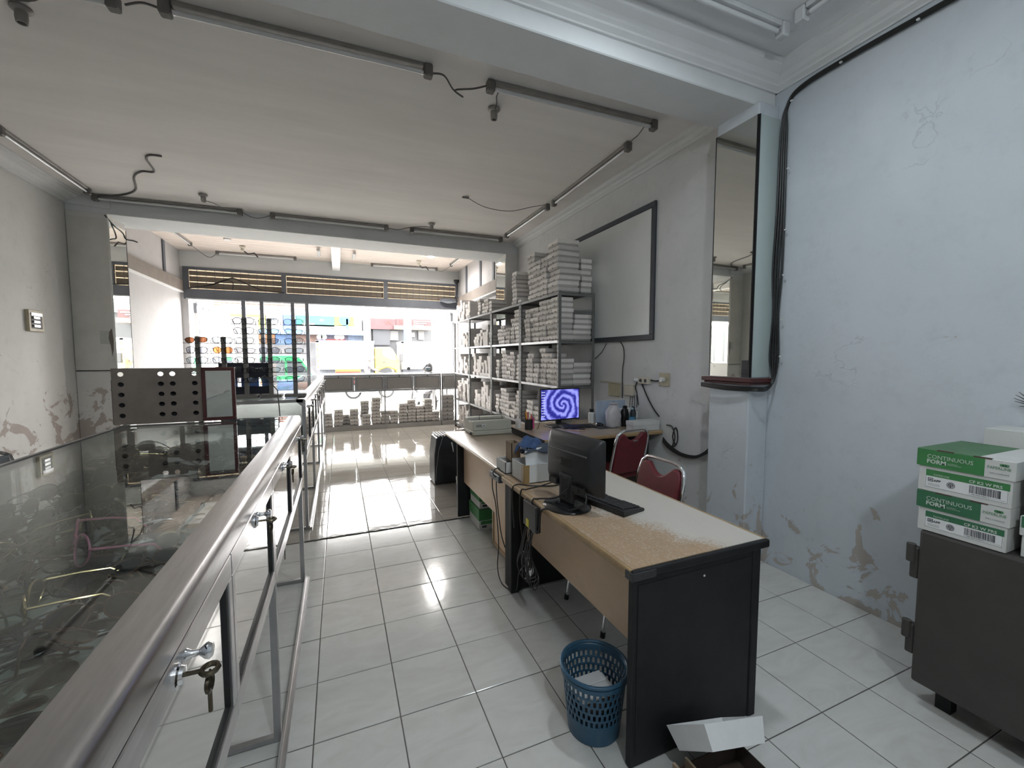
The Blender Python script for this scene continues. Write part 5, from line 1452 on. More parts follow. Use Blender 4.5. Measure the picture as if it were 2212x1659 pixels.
wcable('black cord slanting from the whiteboard to the rack', [(1310,742),(1300,760),(1285,775)], .004)
wcable('thick black plug cord slanting down to the desk', [(1386,826),(1395,850),(1410,880),(1424,900)], .006)
wcable('dark cord joining the socket block and the wall outlet', [(1406,821),(1418,823),(1430,820)], .006)
wcable('black plug cord dropping from the socket block', [(1378,822),(1373,835),(1376,850),(1379,875)], .005)
for k in range(4): wcable('thin wire dropping from the junction box, %s from the left' % ordn(k), [(1362+4*k,853),(1361+4*k+k,866),(1360+5*k,880)], .003)
wcable('looped black cable hanging at the desk end by the pillar', [(1440,918),(1452,922),(1458,945),(1452,965),(1463,955),(1463,930),(1458,925),(1453,945),(1460,962)], .005)
for k in range(4):
    wcable('black cable sagging from wall-side desk to pillar, %s from the top' % ordn(k), [(1432,945+3*k),(1445,960+3*k),(1470,978+2*k),(1500,985+1.5*k),(1520,978+1.5*k),(1535,965+3*k)], .006, 2.815-.004*k)
# trunk of black cables: along the cornice, down the pillar edge, under the ledge
for k in range(4):
    d = (k-1.5)*.013
    P = [(2.815-.004*k, .2, 3.235+d*.3), (2.815-.004*k, 1.0, 3.235+d*.3), (2.815-.004*k, 1.62, 3.25+d*.3), (2.815-.004*k, 1.90, 3.235+d*.3), (2.815-.004*k, 1.985, 3.16), (2.815, 2.005+d, 3.0), (2.815, 2.005+d*1.3, 2.5), (2.815, 2.01+d*1.6+.006*math.sin(k), 2.1), (2.815, 2.01+d*.9, 1.8), (2.815, 2.01+d*1.5, 1.5), (2.80, 2.0+d*.3, 1.335), (2.74, 1.998, 1.288-.006*k), (2.63, 2.0, 1.285-.006*k), (2.585, 2.2, 1.284-.007*k), (2.585, 2.42, 1.295-.006*k)]
    cable('black cable of the trunk running down the near pillar edge, %s of four' % ordn(k), P, .0072)
for k, (yy, zz) in enumerate(((1.3,3.25),(1.66,3.262),(1.95,3.2),(2.0,2.75),(2.0,2.35),(2.0,2.05),(2.0,1.75),(2.0,1.5))):
    one('cable_clip', MB().cbox((2.80, yy-.045 if zz < 3.2 else yy, zz-(.0 if zz < 3.2 else .02)), (.012,.012,.008)), MT['white'], 'small white clip on the cable trunk, %s from the ceiling end' % ordn(k), 'clip', 'clips on the cable trunk')
one('timber_strip', MB().box(XR-.02, XR-.001, 2.405, 2.43, .3, .95), M('raw_timber', (.42,.32,.18), .7, var=.15), 'raw timber strip beside the near right pillar', 'timber strip')
# breaker panel on the left wall
t = thing('breaker_panel', 'small old breaker panel set in the left wall', 'breaker panel', (XL, 5.9, 1.75))
MB().box(XL-.01, XL+.03, 5.79, 6.02, 1.755, 1.975).build('frame', MT['cream_old'], t, bevel=.004)
MB().box(XL+.02, XL+.032, 5.82, 5.99, 1.785, 1.945).build('recess', M('dark_recess', (.07,.06,.055), .6), t)
for k in range(3): MB().box(XL+.03, XL+.045, 5.84, 5.93, 1.80+.042*k, 1.822+.042*k).build('breaker', MT['alu'], t)
MB().box(XL+.03, XL+.036, 5.82, 5.99, 1.915, 1.945).build('flap', MT['alu_dark'], t)

# ================================================================ ceiling lights (unlit tubes), holders, wires
def tube_light(label, p0, p1, z, dark=True, zc=None):
    p0, p1 = Vector((p0[0], p0[1], 0)), Vector((p1[0], p1[1], 0))
    d = p1-p0; Ln = d.length; ang = math.atan2(d.y, d.x)
    c = (p0+p1)/2
    t = thing('tube_light', label, 'tube light', (c.x, c.y, z), ang, 'unlit fluorescent tube lights')
    fm, cm = (MT['fixture'], MT['fixture_cap']) if dark else (MT['fix_white'], MT['fix_white'])
    MB().box(-Ln/2+.03, Ln/2-.03, -.022, .022, -.028, -.001).build('channel', fm, t, world=False, bevel=.003)
    MB().cyl((-Ln/2+.03, 0, -.050), (Ln/2-.03, 0, -.050), .0135, 12).build('tube', MT['tube_off'], t, world=False, smooth=True)
    for s in (-1, 1):
        MB().box(s*Ln/2-.028, s*Ln/2+.028, -.030, .030, -.078, -.001).build('end_cap', cm, t, world=False, bevel=.008)
        MB().cyl((s*(Ln/2-.045), 0, -.05), (s*(Ln/2-.03), 0, -.05), .0145, 12).build('ferrule', MT['alu'], t, world=False)
    return t
tube_light('unlit ceiling tube beyond the near beam, centre', (-.81, 2.90), (.59, 2.86), ZM)
tube_light('unlit ceiling tube beyond the near beam, towards the right wall', (1.02, 2.85), (2.40, 2.81), ZM)
tube_light('unlit ceiling tube beyond the near beam, at the top left corner', (-2.45, 3.0), (-1.05, 2.96), ZM)
tube_light('unlit ceiling tube along the right wall nearer the camera', (2.43, 3.17), (2.47, 4.63), ZM)
tube_light('unlit ceiling tube along the right wall nearer the street', (2.46, 4.79), (2.45, 6.13), ZM)
tube_light('unlit ceiling tube along the left wall', (-2.54, 4.93), (-2.57, 6.32), ZM)
tube_light('unlit ceiling tube at the far beam, leftmost', (-2.59, 6.53), (-1.13, 6.48), ZM)
tube_light('unlit ceiling tube at the far beam, middle', (-.76, 6.47), (.69, 6.44), ZM)
tube_light('unlit ceiling tube at the far beam, rightmost', (1.05, 6.40), (2.44, 6.37), ZM)
tube_light('white ceiling tube of the near room pointing at the pillar', (1.10, 1.80), (2.45, 1.78), ZN, False)
tube_light('white ceiling tube of the near room along the right wall', (2.44, 1.66), (2.49, .28), ZN, False)
tube_light('unlit tube under the plank ceiling, left front', (-2.20, 10.20), (-.80, 10.16), ZP)
tube_light('unlit tube under the plank ceiling along the left wall', (-2.51, 8.1), (-2.49, 9.60), ZP)
tube_light('unlit tube under the plank ceiling, right front', (.76, 10.18), (2.22, 10.1), ZP)
tube_light('unlit tube under the plank ceiling along the right wall', (2.43, 9.5), (2.45, 8.1), ZP)
def holder(label, x, y, z):
    t = thing('lamp_holder', label, 'lamp holder', (x, y, z), 0, 'empty ceiling lamp holders')
    MB().lathe([(.045,0),(.048,-.012),(.040,-.022),(.032,-.026)], 16, Matrix.Translation((x, y, z-.001))).build('rose', MT['fixture'], t, smooth=True)
    MB().lathe([(.026,-.024),(.028,-.055),(.024,-.085),(.019,-.085),(.018,-.06)], 16, Matrix.Translation((x, y, z-.001)), cap=False).build('socket', MT['fixture'], t, smooth=True)
    return t
holder('empty lamp holder hanging right of centre below the near beam tubes', 1.15, 3.14, ZM)
holder('empty lamp holder at the top left corner of the photo', -1.55, 3.25, ZM)
holder('empty lamp holder near the far beam on the left', -1.42, 6.06, ZM)
holder('empty lamp holder near the far beam on the right', 1.28, 6.10, ZM)
cz = ZM - .006
cable('twisted wires between the two tubes beyond the near beam', [(.61,2.86,cz-.04),(.70,2.88,cz-.02),(.78,2.95,cz-.05),(.86,2.99,cz-.06),(.80,2.97,cz-.04),(.92,2.92,cz-.03),(1.0,2.85,cz-.03)], .006, MT['cable_grey'])
cable('short wire from the right beam tube to the lamp holder', [(1.09,2.86,cz-.03),(1.10,2.95,cz-.03),(1.14,3.05,cz-.01),(1.15,3.12,cz-.02)], .004, MT['cable_grey'])
cable('wire looping between the beam tube and the right wall tube', [(2.33,2.83,cz-.04),(2.36,2.95,cz-.05),(2.38,3.05,cz-.04),(2.43,3.15,cz-.03)], .004, MT['cable_grey'])
cable('thin wire sagging across the ceiling to the right wall tubes', [(1.47,4.95,cz),(1.7,4.98,cz-.07),(2.0,4.92,cz-.10),(2.25,4.78,cz-.06),(2.45,4.72,cz-.02)], .0035, MT['cable_grey'])
one('loose_connector', MB().cbox((1.45, 4.95, cz-.006), (.08,.02,.014)), MT['fixture_cap'], 'small loose connector on the ceiling right of centre', 'connector')
cable('dark cord winding over the ceiling above the left tubes', [(-2.55,6.50,cz-.02),(-2.35,6.45,cz-.005),(-2.1,6.2,cz),(-1.95,5.75,cz),(-1.82,5.55,cz),(-1.70,5.5,cz),(-1.66,5.2,cz),(-1.60,5.08,cz),(-1.5,5.06,cz)], .010, MT['cable_grey'])
cable('wire from the left lamp holder to the far beam tube', [(-1.42,6.06,cz-.06),(-1.33,6.15,cz-.06),(-1.25,6.4,cz-.05),(-1.15,6.46,cz-.03)], .004, MT['cable_grey'])
cable('wires joining the left and middle far beam tubes', [(-1.10,6.48,cz-.03),(-1.0,6.47,cz-.08),(-.9,6.47,cz-.08),(-.78,6.47,cz-.03)], .004, MT['cable_grey'])
cable('wire from the middle far beam tube to the right lamp holder', [(.70,6.44,cz-.03),(.85,6.40,cz-.05),(1.0,6.3,cz-.03),(1.2,6.2,cz-.02),(1.27,6.12,cz-.05)], .005, MT['cable_grey'])
cable('thick cable along the ceiling at the top left corner', [(-2.2,3.05,cz),(-1.7,3.18,cz),(-1.45,3.1,cz-.04),(-1.3,3.0,cz-.03),(-1.05,2.97,cz-.02)], .008, MT['cable_grey'])
cable('cable joining the top left tube and the centre tube', [(-1.0,2.96,cz-.03),(-.92,2.94,cz-.01),(-.83,2.92,cz-.03)], .006, MT['cable_grey'])
cable('wire joining the two near room tubes at the corner', [(2.46,1.78,ZN-.05),(2.49,1.74,ZN-.06),(2.46,1.68,ZN-.05)], .006, MT['fix_white'])
cable('cable hanging over the left pillar mirror', [(-2.53,6.58,3.18),(-2.50,6.7,3.10),(-2.47,6.85,3.05),(-2.46,6.9,2.99),(-2.40,6.95,2.985),(-2.36,6.95,2.97)], .008)
cable('thin wires looping under the plank ceiling on the left', [(-2.49,9.63,3.58),(-2.4,9.9,3.5),(-2.3,10.1,3.46),(-2.2,10.2,3.58)], .005, MT['cable_grey'])
cable('thin wires under the plank ceiling on the right', [(2.22,10.1,3.57),(2.32,10.0,3.52),(2.40,9.7,3.55),(2.43,9.52,3.57)], .005, MT['cable_grey'])
cable('black cable hung in a peak across the transom mesh', [(-2.75,10.36,2.87),(-2.4,10.36,2.95),(-2.05,10.36,3.10),(-1.95,10.36,3.11),(-1.7,10.36,3.0),(-1.45,10.36,2.90),(-1.2,10.36,2.88),(-1.05,10.36,2.87)], .013)
cable('thin second cable under the peaked transom cable', [(-2.75,10.35,2.88),(-2.4,10.35,2.93),(-2.1,10.35,3.06),(-1.98,10.35,3.02),(-2.0,10.35,2.88)], .007)
for k, x in enumerate((-.31, .35)):
    one('short_lamp', MB().tube([(x, 9.1, 3.57), (x, 9.6, 3.57)], .03, 12), MT['tube_off'], 'short pale tube lamp %s of the small white beam' % ('left', 'right')[k], 'lamp', smooth=True)
# the lit LED downlight in the front bay and the lit lamp of the near room
def led(name, label, x, y, z, power, color, r, estr):
    t = thing(name, label, 'lamp', (x, y, z))
    MB().lathe([(r*1.15,0),(r*1.15,-.018),(r,-.022)], 28, Matrix.Translation((x, y, z))).build('housing', MT['fix_white'], t, smooth=True)
    MB().lathe([(r*.96,-.0225),(r*.9,-.030),(r*.5,-.036),(.002,-.037)], 28, Matrix.Translation((x, y, z))).build('diffuser', M(name+'_glow', (1,1,1), .5, emis=color, estr=estr), t, smooth=True)
    l = bpy.data.lights.new(name+'_light', 'AREA'); l.shape = 'DISK'; l.size = r*1.8; l.energy = power; l.color = color; l.spread = R(170)
    lo = bpy.data.objects.new(name+'_light', l); COL.objects.link(lo); lo.parent = t; lo.location = (0, 0, -.05)
    return t
led('led_downlight', 'bright round LED lamp under the plank ceiling on the right', 1.86, 8.95, ZP-.005, 42, (1.0,.97,.93), .075, 60)
led('ceiling_lamp', 'lit round ceiling lamp of the near room, just above the picture edge', 1.38, 1.35, ZN-.005, 6.8, (.84,.94,1.0), .10, 30)
LX, LY = .45, -.55  # unseen fill bulb, added to brighten the near ceiling and wall evenly
lt = thing('fill_bulb_lamp', 'added fill bulb hanging unseen behind the camera position', 'lamp', (LX, LY, ZN))
MB().tube([(LX, LY, ZN-.001), (LX, LY, ZN-.40)], .004, 6).build('cord', MT['cable'], lt)
MB().lathe([(.012,-.38),(.022,-.40),(.022,-.46)], 18, Matrix.Translation((LX, LY, ZN-.001))).build('holder', MT['fix_white'], lt, smooth=True)
MB().lathe([(.018,-.46),(.045,-.50),(.055,-.54),(.045,-.575),(.02,-.595),(.002,-.598)], 20, Matrix.Translation((LX, LY, ZN-.001))).build('bulb', M('bulb_glow', (1,1,1), .5, emis=(.86,.95,1.0), estr=22), lt, smooth=True)
bl_ = bpy.data.lights.new('bulb_light', 'POINT'); bl_.energy = 36; bl_.color = (.86,.95,1.0); bl_.shadow_soft_size = .07
bo_ = bpy.data.objects.new('bulb_light', bl_); COL.objects.link(bo_); bo_.parent = lt; bo_.location = (0, 0, -.66)
one('fixture_disc', MB().lathe([(.06,0),(.06,-.02),(.002,-.022)], 20, Matrix.Translation((-1.8, 9.1, ZP))), MT['fix_white'], 'unlit round lamp under the plank ceiling on the left', 'lamp', smooth=True)
for k, (x, y) in enumerate(((-1.65, 9.55), (1.70, 9.52))):
    t = thing('lamp_holder', 'pale lamp socket with dangling cable under the planks, %s' % ('left','right')[k], 'lamp holder', (x, y, ZP), 0, 'empty ceiling lamp holders')
    MB().lathe([(.05,0),(.05,-.03),(.03,-.05),(.03,-.10)], 12, Matrix.Translation((x, y, ZP-.001))).build('socket', MT['cream'], t, smooth=True)
    MB().tube([(x, y, ZP-.08), (x+.08, y+.05, ZP-.14), (x+.18, y+.1, ZP-.10), (x+.24, y+.1, ZP-.18)], .012, 6).build('cable', MT['cable'], t, smooth=True)
# camera dome and dark oval speaker at the right of the lintel
t = thing('security_camera', 'black dome camera high beside the street transom', 'camera', (2.74, 10.2, 3.32))
MB().lathe([(.07,.05),(.07,.02),(.055,-.02),(.02,-.05),(.002,-.053)], 16, Matrix.Translation((2.74, 10.2, 3.33))).build('dome', MT['black_gloss'], t, smooth=True)
MB().tube([(2.76, 10.2, 3.3), (2.78, 10.25, 3.15), (2.72, 10.3, 2.95), (2.76, 10.3, 2.88)], .008, 6).build('cable', MT['cable'], t, smooth=True)
one('dark_dish', MB().lathe([(.002,.03),(.16,.05),(.19,.02),(.17,-.02),(.05,-.05),(.002,-.05)], 20, Matrix.Translation((2.55, 10.25, 2.86)) @ Matrix.Diagonal((1.2,.7,1,1))), MT['frame_grey'], 'dark grey oval dish on the header beam above the rack', 'dish', smooth=True)
# ================================================================ across the street
FY = 30.0
def fx(x, y=700): return atY(x, y, FY).x
def fz(y, x=700): return atY(x, y, FY).z
def panel(name, px, mat, parent, depth=.15, y=FY, push=0.0):
    x0, y0, x1, y1 = px
    a = atY(x0, y1, y); b = atY(x1, y0, y)
    return MB().box(a.x, b.x, y-depth-push, y-push, a.z, b.z).build(name, mat, parent)
wallA = M('facade_white', (.22,.215,.21), .8, var=.08, scale=.8, coord='World')
wallB = M('facade_grey', (.10,.10,.105), .8, var=.08, scale=.8, coord='World')
dkgl = M('facade_dark_opening', (.014,.015,.018), .4)
t = thing('shop_building', 'shop house with blue awning and colourful banners across the street', 'building', (fx(640), FY, 0))
MB().box(fx(300), fx(782), FY, FY+6, -.1, 4.95).build('wall', wallA, t)
rf = MB()
xa, xb = fx(470), fx(668)
nrow, ncol = 3, 44
for r_ in range(nrow):
    for c in range(ncol):
        x = xa + (xb-xa)*c/ncol; z = 4.50 + r_*.16
        rf.prism([(x, z), (x+(xb-xa)/ncol*.5, z+.035), (x+(xb-xa)/ncol*.96, z)], .22, 'y', FY-.9+.25*r_)
        rf.box(x, x+(xb-xa)/ncol*.96, FY-.9+.25*r_, FY-.68+.25*r_, z-.03, z)
ro = rf.build('roof_tiles', M('orange_roof_tile', (.16,.05,.03), .8, var=.25, scale=2, coord='World'), t); ro['kind'] = 'stuff'
MB().box(fx(470), fx(785), FY-.3, FY, 4.22, 4.45).build('gutter_board', wallB, t)
panel('banner', (500, 681, 575, 713), M('yellow_banner', (.17,.17,.02), .6), t)
panel('banner', (575, 681, 612, 713), M('white_banner', (.2,.2,.21), .6), t)
panel('banner', (612, 681, 640, 713), M('blue_banner', (.03,.06,.17), .6), t)
bn = panel('banner', (640, 684, 722, 704), M('teal_banner', (.012,.12,.085), .6), t)
by_ = panel('banner', (722, 684, 764, 704), M('amber_banner', (.21,.145,.012), .6), t)
ws = panel('banner', (640, 704, 764, 713), M('white_strip_banner', (.2,.2,.2), .6), t)
tw = M('banner_white_letter', (.24,.25,.24), .6); tk = M('banner_dark_letter', (.025,.025,.03), .6); trd = M('banner_red_letter', (.12,.015,.012), .6)
def btext(s, x, y, hpx, mat):
    p = atY(x, y, FY-.17); q = atY(x, y-hpx, FY-.17)
    text_obj(s, (q.z-p.z)*1.35, mat, t, p, (1,0,0), (0,0,1), bold=.004)
btext('ng hemat', 652, 701, 5, tw); btext('ojo', 690, 693, 5, tw); btext('Toko 441', 698, 711.5, 5, tk); btext('441', 583, 693, 7, tk)
mb = MB(); c0 = atY(744, 692, FY-.18)
mb.lathe([(.34,0),(.34,.05)], 14, Matrix.Translation(c0) @ Matrix.Rotation(R(90), 4, 'X')); mb.box(c0.x+.1, c0.x+.22, c0.y-.05, c0.y, c0.z-.55, c0.z+.1)
mb.build('banner_figure', M('banner_blue_shape', (.012,.075,.14), .6), t)
aw = MB(); z1, z0 = fz(713), fz(722)
aw.prism([(FY-1.5, z0), (FY-1.5, z0-.10), (FY, z1-.10), (FY, z1)], fx(793)-fx(480), 'x', fx(480)); aw.build('awning', M('blue_awning', (.055,.09,.15), .6), t)
pp = [((505,722,560,742),(.50,.42,.25)), ((560,722,595,742),(.62,.28,.08)), ((595,722,640,745),(.12,.28,.62)), ((640,722,685,738),(.30,.16,.12)), ((685,722,702,738),(.25,.18,.45)), ((702,722,752,738),(.13,.12,.20)), ((752,722,784,740),(.22,.30,.45))]
for k, (q, c) in enumerate(pp): panel('poster', q, M('poster_print_%d' % k, tuple(q_*.25 for q_ in c), .5, var=.5, scale=2.2, coord='World'), t, .12)
p0 = panel('poster', (706, 733, 745, 738), M('poster_red', (.13,.01,.012), .5), t, .14)
for x in (690, 700, 728, 738):
    c0 = atY(x, 728, FY-.13); MB().lathe([(.18,0),(.18,.03)], 12, Matrix.Translation(c0) @ Matrix.Rotation(R(90), 4, 'X')).build('poster_spot', tw, t)
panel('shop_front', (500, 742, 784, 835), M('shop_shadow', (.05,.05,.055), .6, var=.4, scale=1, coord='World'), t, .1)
t2 = thing('workshop_building', 'open dark workshop with maroon signs across the street', 'building', (fx(870), FY, 0))
MB().box(fx(784), fx(1010), FY+.5, FY+6, -.1, 4.0).build('wall', dkgl, t2)
MB().box(fx(784), fx(800), FY-.2, FY+.5, -.1, 4.0).build('column', wallA, t2)
panel('fascia', (783, 676, 1000, 690), wallA, t2, .2)
maroon = M('maroon_sign', (.04,.012,.014), .6, var=.3, scale=3, coord='World')
sg = panel('sign', (800, 690, 855, 711), maroon, t2, .25); sg2 = panel('sign', (855, 690, 930, 706), maroon, t2, .3)
panel('sign_ledge', (850, 706, 930, 712), M('tan_ledge', (.13,.10,.07), .7), t2, .5)
p = atY(832, 700, FY-.28); text_obj('RK', .35, trd, t2, p, (1,0,0), (0,0,1), bold=.01)
p = atY(862, 700, FY-.33); text_obj('X', .42, trd, t2, p, (1,0,0), (0,0,1), bold=.012)
for k, y in enumerate((694, 698, 702)):
    p = atY(893, y, FY-.33); MB().box(p.x, p.x+1.1-.2*k, p.y-.02, p.y, p.z-.03, p.z+.03).build('sign_line', tw, t2)
panel('poster', (806, 712, 842, 745), M('shop_board_dark', (.02,.022,.027), .5), t2, -.4, FY+.1)
for q in ((815, 725, 822, 734), (826, 728, 840, 732), (888, 718, 896, 728), (904, 715, 916, 734), (842, 715, 860, 735)):
    panel('shop_item', q, M('shop_item_pale', (.08,.08,.08), .6), t2, -.3, FY+.2)
panel('shop_item', (862, 745, 872, 770), tw, t2, -.3, FY+.2)
t3 = thing('street_pole', 'blue and white utility pole before the workshop', 'pole', (atY(876, 700, 26.6).x, 26.6, -.02))
MB().cyl((t3.location.x, 26.6, -.02), (t3.location.x, 26.6, 7), .11, 12).build('pole', M('concrete_pole', (.18,.175,.165), .8), t3, smooth=True)
MB().cyl((t3.location.x, 26.6, 2.4), (t3.location.x, 26.6, 3.5), .125, 12).build('blue_band', M('pole_blue', (.03,.06,.15), .6), t3, smooth=True)
one('street_pole', MB().cyl((atY(884, 700, 26.9).x, 26.9, -.02), (atY(884, 700, 26.9).x, 26.9, 7), .13, 12), wallA, 'white pole right of the blue and white utility pole', 'pole', smooth=True)

# ---------------------------------------------------------------- vehicles
def vwheel(t, x, y, z, r, w=.18):
    mx = Matrix.Translation((x, y, z)) @ Matrix.Rotation(R(90), 4, 'X')
    wh = MB().lathe([(r*.55,-w/2),(r*.92,-w/2),(r,-w/2+.03),(r,w/2-.03),(r*.92,w/2),(r*.55,w/2)], 20, mx).build('wheel', M('tyre', (.03,.03,.03), .8), t, smooth=True)
    MB().lathe([(r*.54,-w*.4),(r*.3,-w*.25),(.02,-w*.25)], 16, mx).build('rim', MT['alu_dark'], wh, smooth=True)
RZ = -.15
van_g = M('van_green', (.01,.11,.04), .3); van_w = M('van_white', (.7,.72,.7), .4)
ny = 15.4; nose = atY(692, 795, ny).x
t = thing('minivan', 'green and white public minivan on the street, mostly behind the display posts', 'van', (nose-1.8, ny+.75, RZ))
side = [(0,.35),(-.02,.78),(-.12,.86),(-.52,1.50),(-.62,1.62),(-.8,1.70),(-3.3,1.72),(-3.5,1.6),(-3.6,1.1),(-3.6,.35),(-2.95,.35),(-2.9,.55),(-2.65,.68),(-2.4,.55),(-2.35,.35),(-1.15,.35),(-1.1,.55),(-.85,.68),(-.6,.55),(-.55,.35)]
MB().prism([(nose+a, RZ+b) for a, b in side], 1.5, 'y', ny).build('body', van_g, t, bevel=.03, seg=2)
gl_v = M('van_window', (.035,.042,.045), .1)
for poly in ([(-.26,.95),(-.60,1.48),(-.98,1.52),(-.98,.95)], [(-1.05,.95),(-1.05,1.52),(-1.9,1.52),(-1.9,.95)], [(-1.97,.95),(-1.97,1.52),(-2.8,1.52),(-2.8,.95)], [(-2.87,.95),(-2.87,1.5),(-3.4,1.5),(-3.48,.95)]):
    MB().prism([(nose+a, RZ+b) for a, b in poly], .012, 'y', ny-.012).build('window', gl_v, t)
MB().box(nose-3.6, nose-.05, ny-.014, ny-.001, RZ+.70, RZ+.765).build('red_stripe', M('van_red', (.15,.012,.01), .4), t)
MB().box(nose-3.6, nose-.02, ny-.012, ny-.001, RZ+.36, RZ+.52).build('pale_skirt', M('van_cream', (.16,.12,.07), .5), t)
MB().box(nose-.06, nose+.03, ny-.02, ny+.25, RZ+.66, RZ+.80).build('headlight', tw, t, bevel=.02)
MB().prism([(nose-.20, RZ+.95), (nose-.55, RZ+1.50), (nose-.57, RZ+1.50), (nose-.22, RZ+.93)], 1.3, 'y', ny+.1).build('windscreen', gl_v, t)
for x in (nose-.85, nose-2.65):
    for y in (ny+.05, ny+1.45): vwheel(t, x, y, RZ+.28, .28)
def box_truck(label, Y, x0px, x1px, topy, boty, cab, wmat, y_ref=760):
    a = atY(x0px, y_ref, Y).x; b = atY(x1px, y_ref, Y).x
    zt, zb = atY(x0px, topy, Y).z, atY(x0px, boty, Y).z
    t = thing('box_truck', label, 'truck', ((a+b)/2, Y+1, RZ))
    MB().box(a, b, Y, Y+1.9, zb, zt).build('cargo_box', wmat, t, bevel=.02)
    tr = M('truck_trim', (.2,.2,.21), .4, .5)
    MB().box(a-.02, b+.02, Y-.02, Y+1.92, zt-.07, zt+.02).build('roof_trim', tr, t)
    MB().box(a-.02, a+.10, Y-.02, Y+.0, zb, zt).build('corner_post', tr, t)
    for k in range(5):
        MB().box(a+.02, a+.07, Y-.03, Y-.015, zb+.1+k*(zt-zb)*.19, zb+.1+k*(zt-zb)*.19+.10).build('marker', M('marker_orange', (.19,.085,.008), .5), t)
    MB().box(b-.07, b-.02, Y-.03, Y-.005, zb+.2, zb+.32).build('marker', M('marker_orange_front', (.19,.085,.008), .5), t)
    MB().box(a+.1, b, Y+.4, Y+1.5, zb-.22, zb-.02).build('chassis', MT['frame_grey'], t)
    for x in (a+.55*1.0, b-.35):
        for y in (Y+.25, Y+1.65): vwheel(t, x, y, RZ+.42, .42, .25)
    if cab:
        c1 = atY(cab, y_ref, Y).x; w = c1-b; ct = atY(845, 750, Y).z
        ym = M('truck_yellow', (.21,.155,.025), .35)
        pr = [(b+.03, zb-.25), (b+.03, ct-.05), (b+.10, ct), (b+w*.62, ct), (b+w*.74, ct-.12), (c1-.02, ct-(ct-zb)*.62), (c1, zb-.25), (c1-w*.12, zb-.3), (b+w*.82, zb-.05), (b+w*.5, zb+.08), (b+w*.2, zb-.05), (b+w*.1, zb-.3)]
        MB().prism(pr, 1.8, 'y', Y+.05).build('cab', ym, t, bevel=.05, seg=2)
        MB().prism([(b+w*.30, ct-.12), (b+w*.60, ct-.12), (b+w*.70, ct-.2), (b+w*.86, zb+(ct-zb)*.40), (b+w*.62, zb+(ct-zb)*.44), (b+w*.30, zb+(ct-zb)*.62)], .012, 'y', Y+.036).build('side_window', gl_v, t)
        MB().box(b+w*.32, b+w*.46, Y+.03, Y+.05, zb+(ct-zb)*.30, zb+(ct-zb)*.34).build('door_handle', MT['black'], t)
        MB().box(c1-.04, c1+.12, Y-.25, Y-.1, zb+(ct-zb)*.35, zb+(ct-zb)*.72).build('wing_mirror', MT['black'], t, bevel=.02)
        vwheel(t, b+w*.5, Y+.2, RZ+.42, .42, .25); vwheel(t, b+w*.5, Y+1.6, RZ+.42, .42, .25)
    return t
box_truck('white box truck with yellow cab on the street', 21.0, 684, 808, 736, 799, 864, M('truck_white', (.27,.27,.275), .4))
box_truck('second white box truck with orange markers, behind the yellow cab', 21.5, 868, 975, 738, 798, None, M('truck_white_ribbed', (.24,.24,.235), .5))
# motorcycle, built with its own parts, travelling towards +x
def motorcycle(label, loc, rz, colr):
    t = thing('motorcycle', label, 'motorcycle', loc, rz)
    tm = M('moto_tyre', (.025,.025,.025), .8)
    for x in (-.62, .62):
        w = MB().tube([(x+.27*math.cos(a), 0, .30+.27*math.sin(a)) for a in [k*math.pi/12 for k in range(24)]], .04, 8, closed=True).build('wheel', tm, t, world=False, smooth=True)
        sp = MB()
        for k in range(8): sp.tube([(x, 0, .30), (x+.25*math.cos(k*math.pi/4), 0, .30+.25*math.sin(k*math.pi/4))], .006, 5)
        sp.cyl((x, -.05, .3), (x, .05, .3), .05, 10); sp.build('spokes', MT['alu_dark'], w, world=False)
    bm_ = M('moto_body_'+label.split()[0], colr, .3)
    MB().prism([(-.75,.62),(-.35,.56),(-.10,.40),(.18,.40),(.30,.62),(.42,.95),(.34,.98),(.18,.66),(-.05,.62),(-.2,.72),(-.7,.76)], .18, 'y', -.09).build('fairing', bm_, t, world=False, bevel=.03, seg=2)
    MB().box(-.68, .0, -.12, .12, .72, .80).build('saddle', MT['black'], t, world=False, bevel=.03, seg=2)
    MB().box(-.25, .25, -.13, .13, .26, .50).build('engine', MT['alu_dark'], t, world=False, bevel=.03)
    MB().tube([(.62,-.07,.30),(.42,-.07,.92)], .022, 8).tube([(.62,.07,.30),(.42,.07,.92)], .022, 8).build('fork', MT['chrome'], t, world=False, smooth=True)
    MB().tube([(.30,-.34,1.02),(.38,-.15,1.0),(.40,0,.97),(.38,.15,1.0),(.30,.34,1.02)], .015, 8).build('handlebar', MT['black'], t, world=False, smooth=True)
    MB().lathe([(.09,0),(.085,.06),(.03,.10)], 14, Matrix.Translation((.44, 0, .86)) @ Matrix.Rotation(R(90), 4, 'Y')).build('headlamp', tw, t, world=False, smooth=True)
    MB().tube([(-.1,-.13,.28),(-.5,-.15,.30),(-.85,-.16,.36)], .045, 10).build('exhaust', MT['chrome'], t, world=False, smooth=True)
    for s in (-1, 1): MB().tube([(.33,s*.26,1.02),(.30,s*.30,1.15)], .006, 6).lathe([(.05,0),(.05,.012)], 10, Matrix.Translation((.29, s*.31, 1.18)) @ Matrix.Rotation(R(90), 4, 'Y')).build('rear_mirror', MT['black'], t, world=False)
    return t
ry = 17.4
rc = atY(797, 775, ry).x
motorcycle('red delivery motorcycle ridden past the shop', (rc+.02, ry, RZ), 0, (.4,.05,.04))
t = thing('cargo_crate', 'orange and red delivery crate behind the rider', 'crate', (rc-.75, ry, RZ+.81))
zc = RZ+.81
MB().box(-.48, .42, -.3, .3, .0, .36).build('crate', M('crate_orange', (.18,.07,.016), .5), t, world=False, bevel=.01)
MB().box(-.46, .40, -.305, -.29, .06, .26).build('red_panel', M('crate_red', (.15,.018,.012), .5), t, world=False)
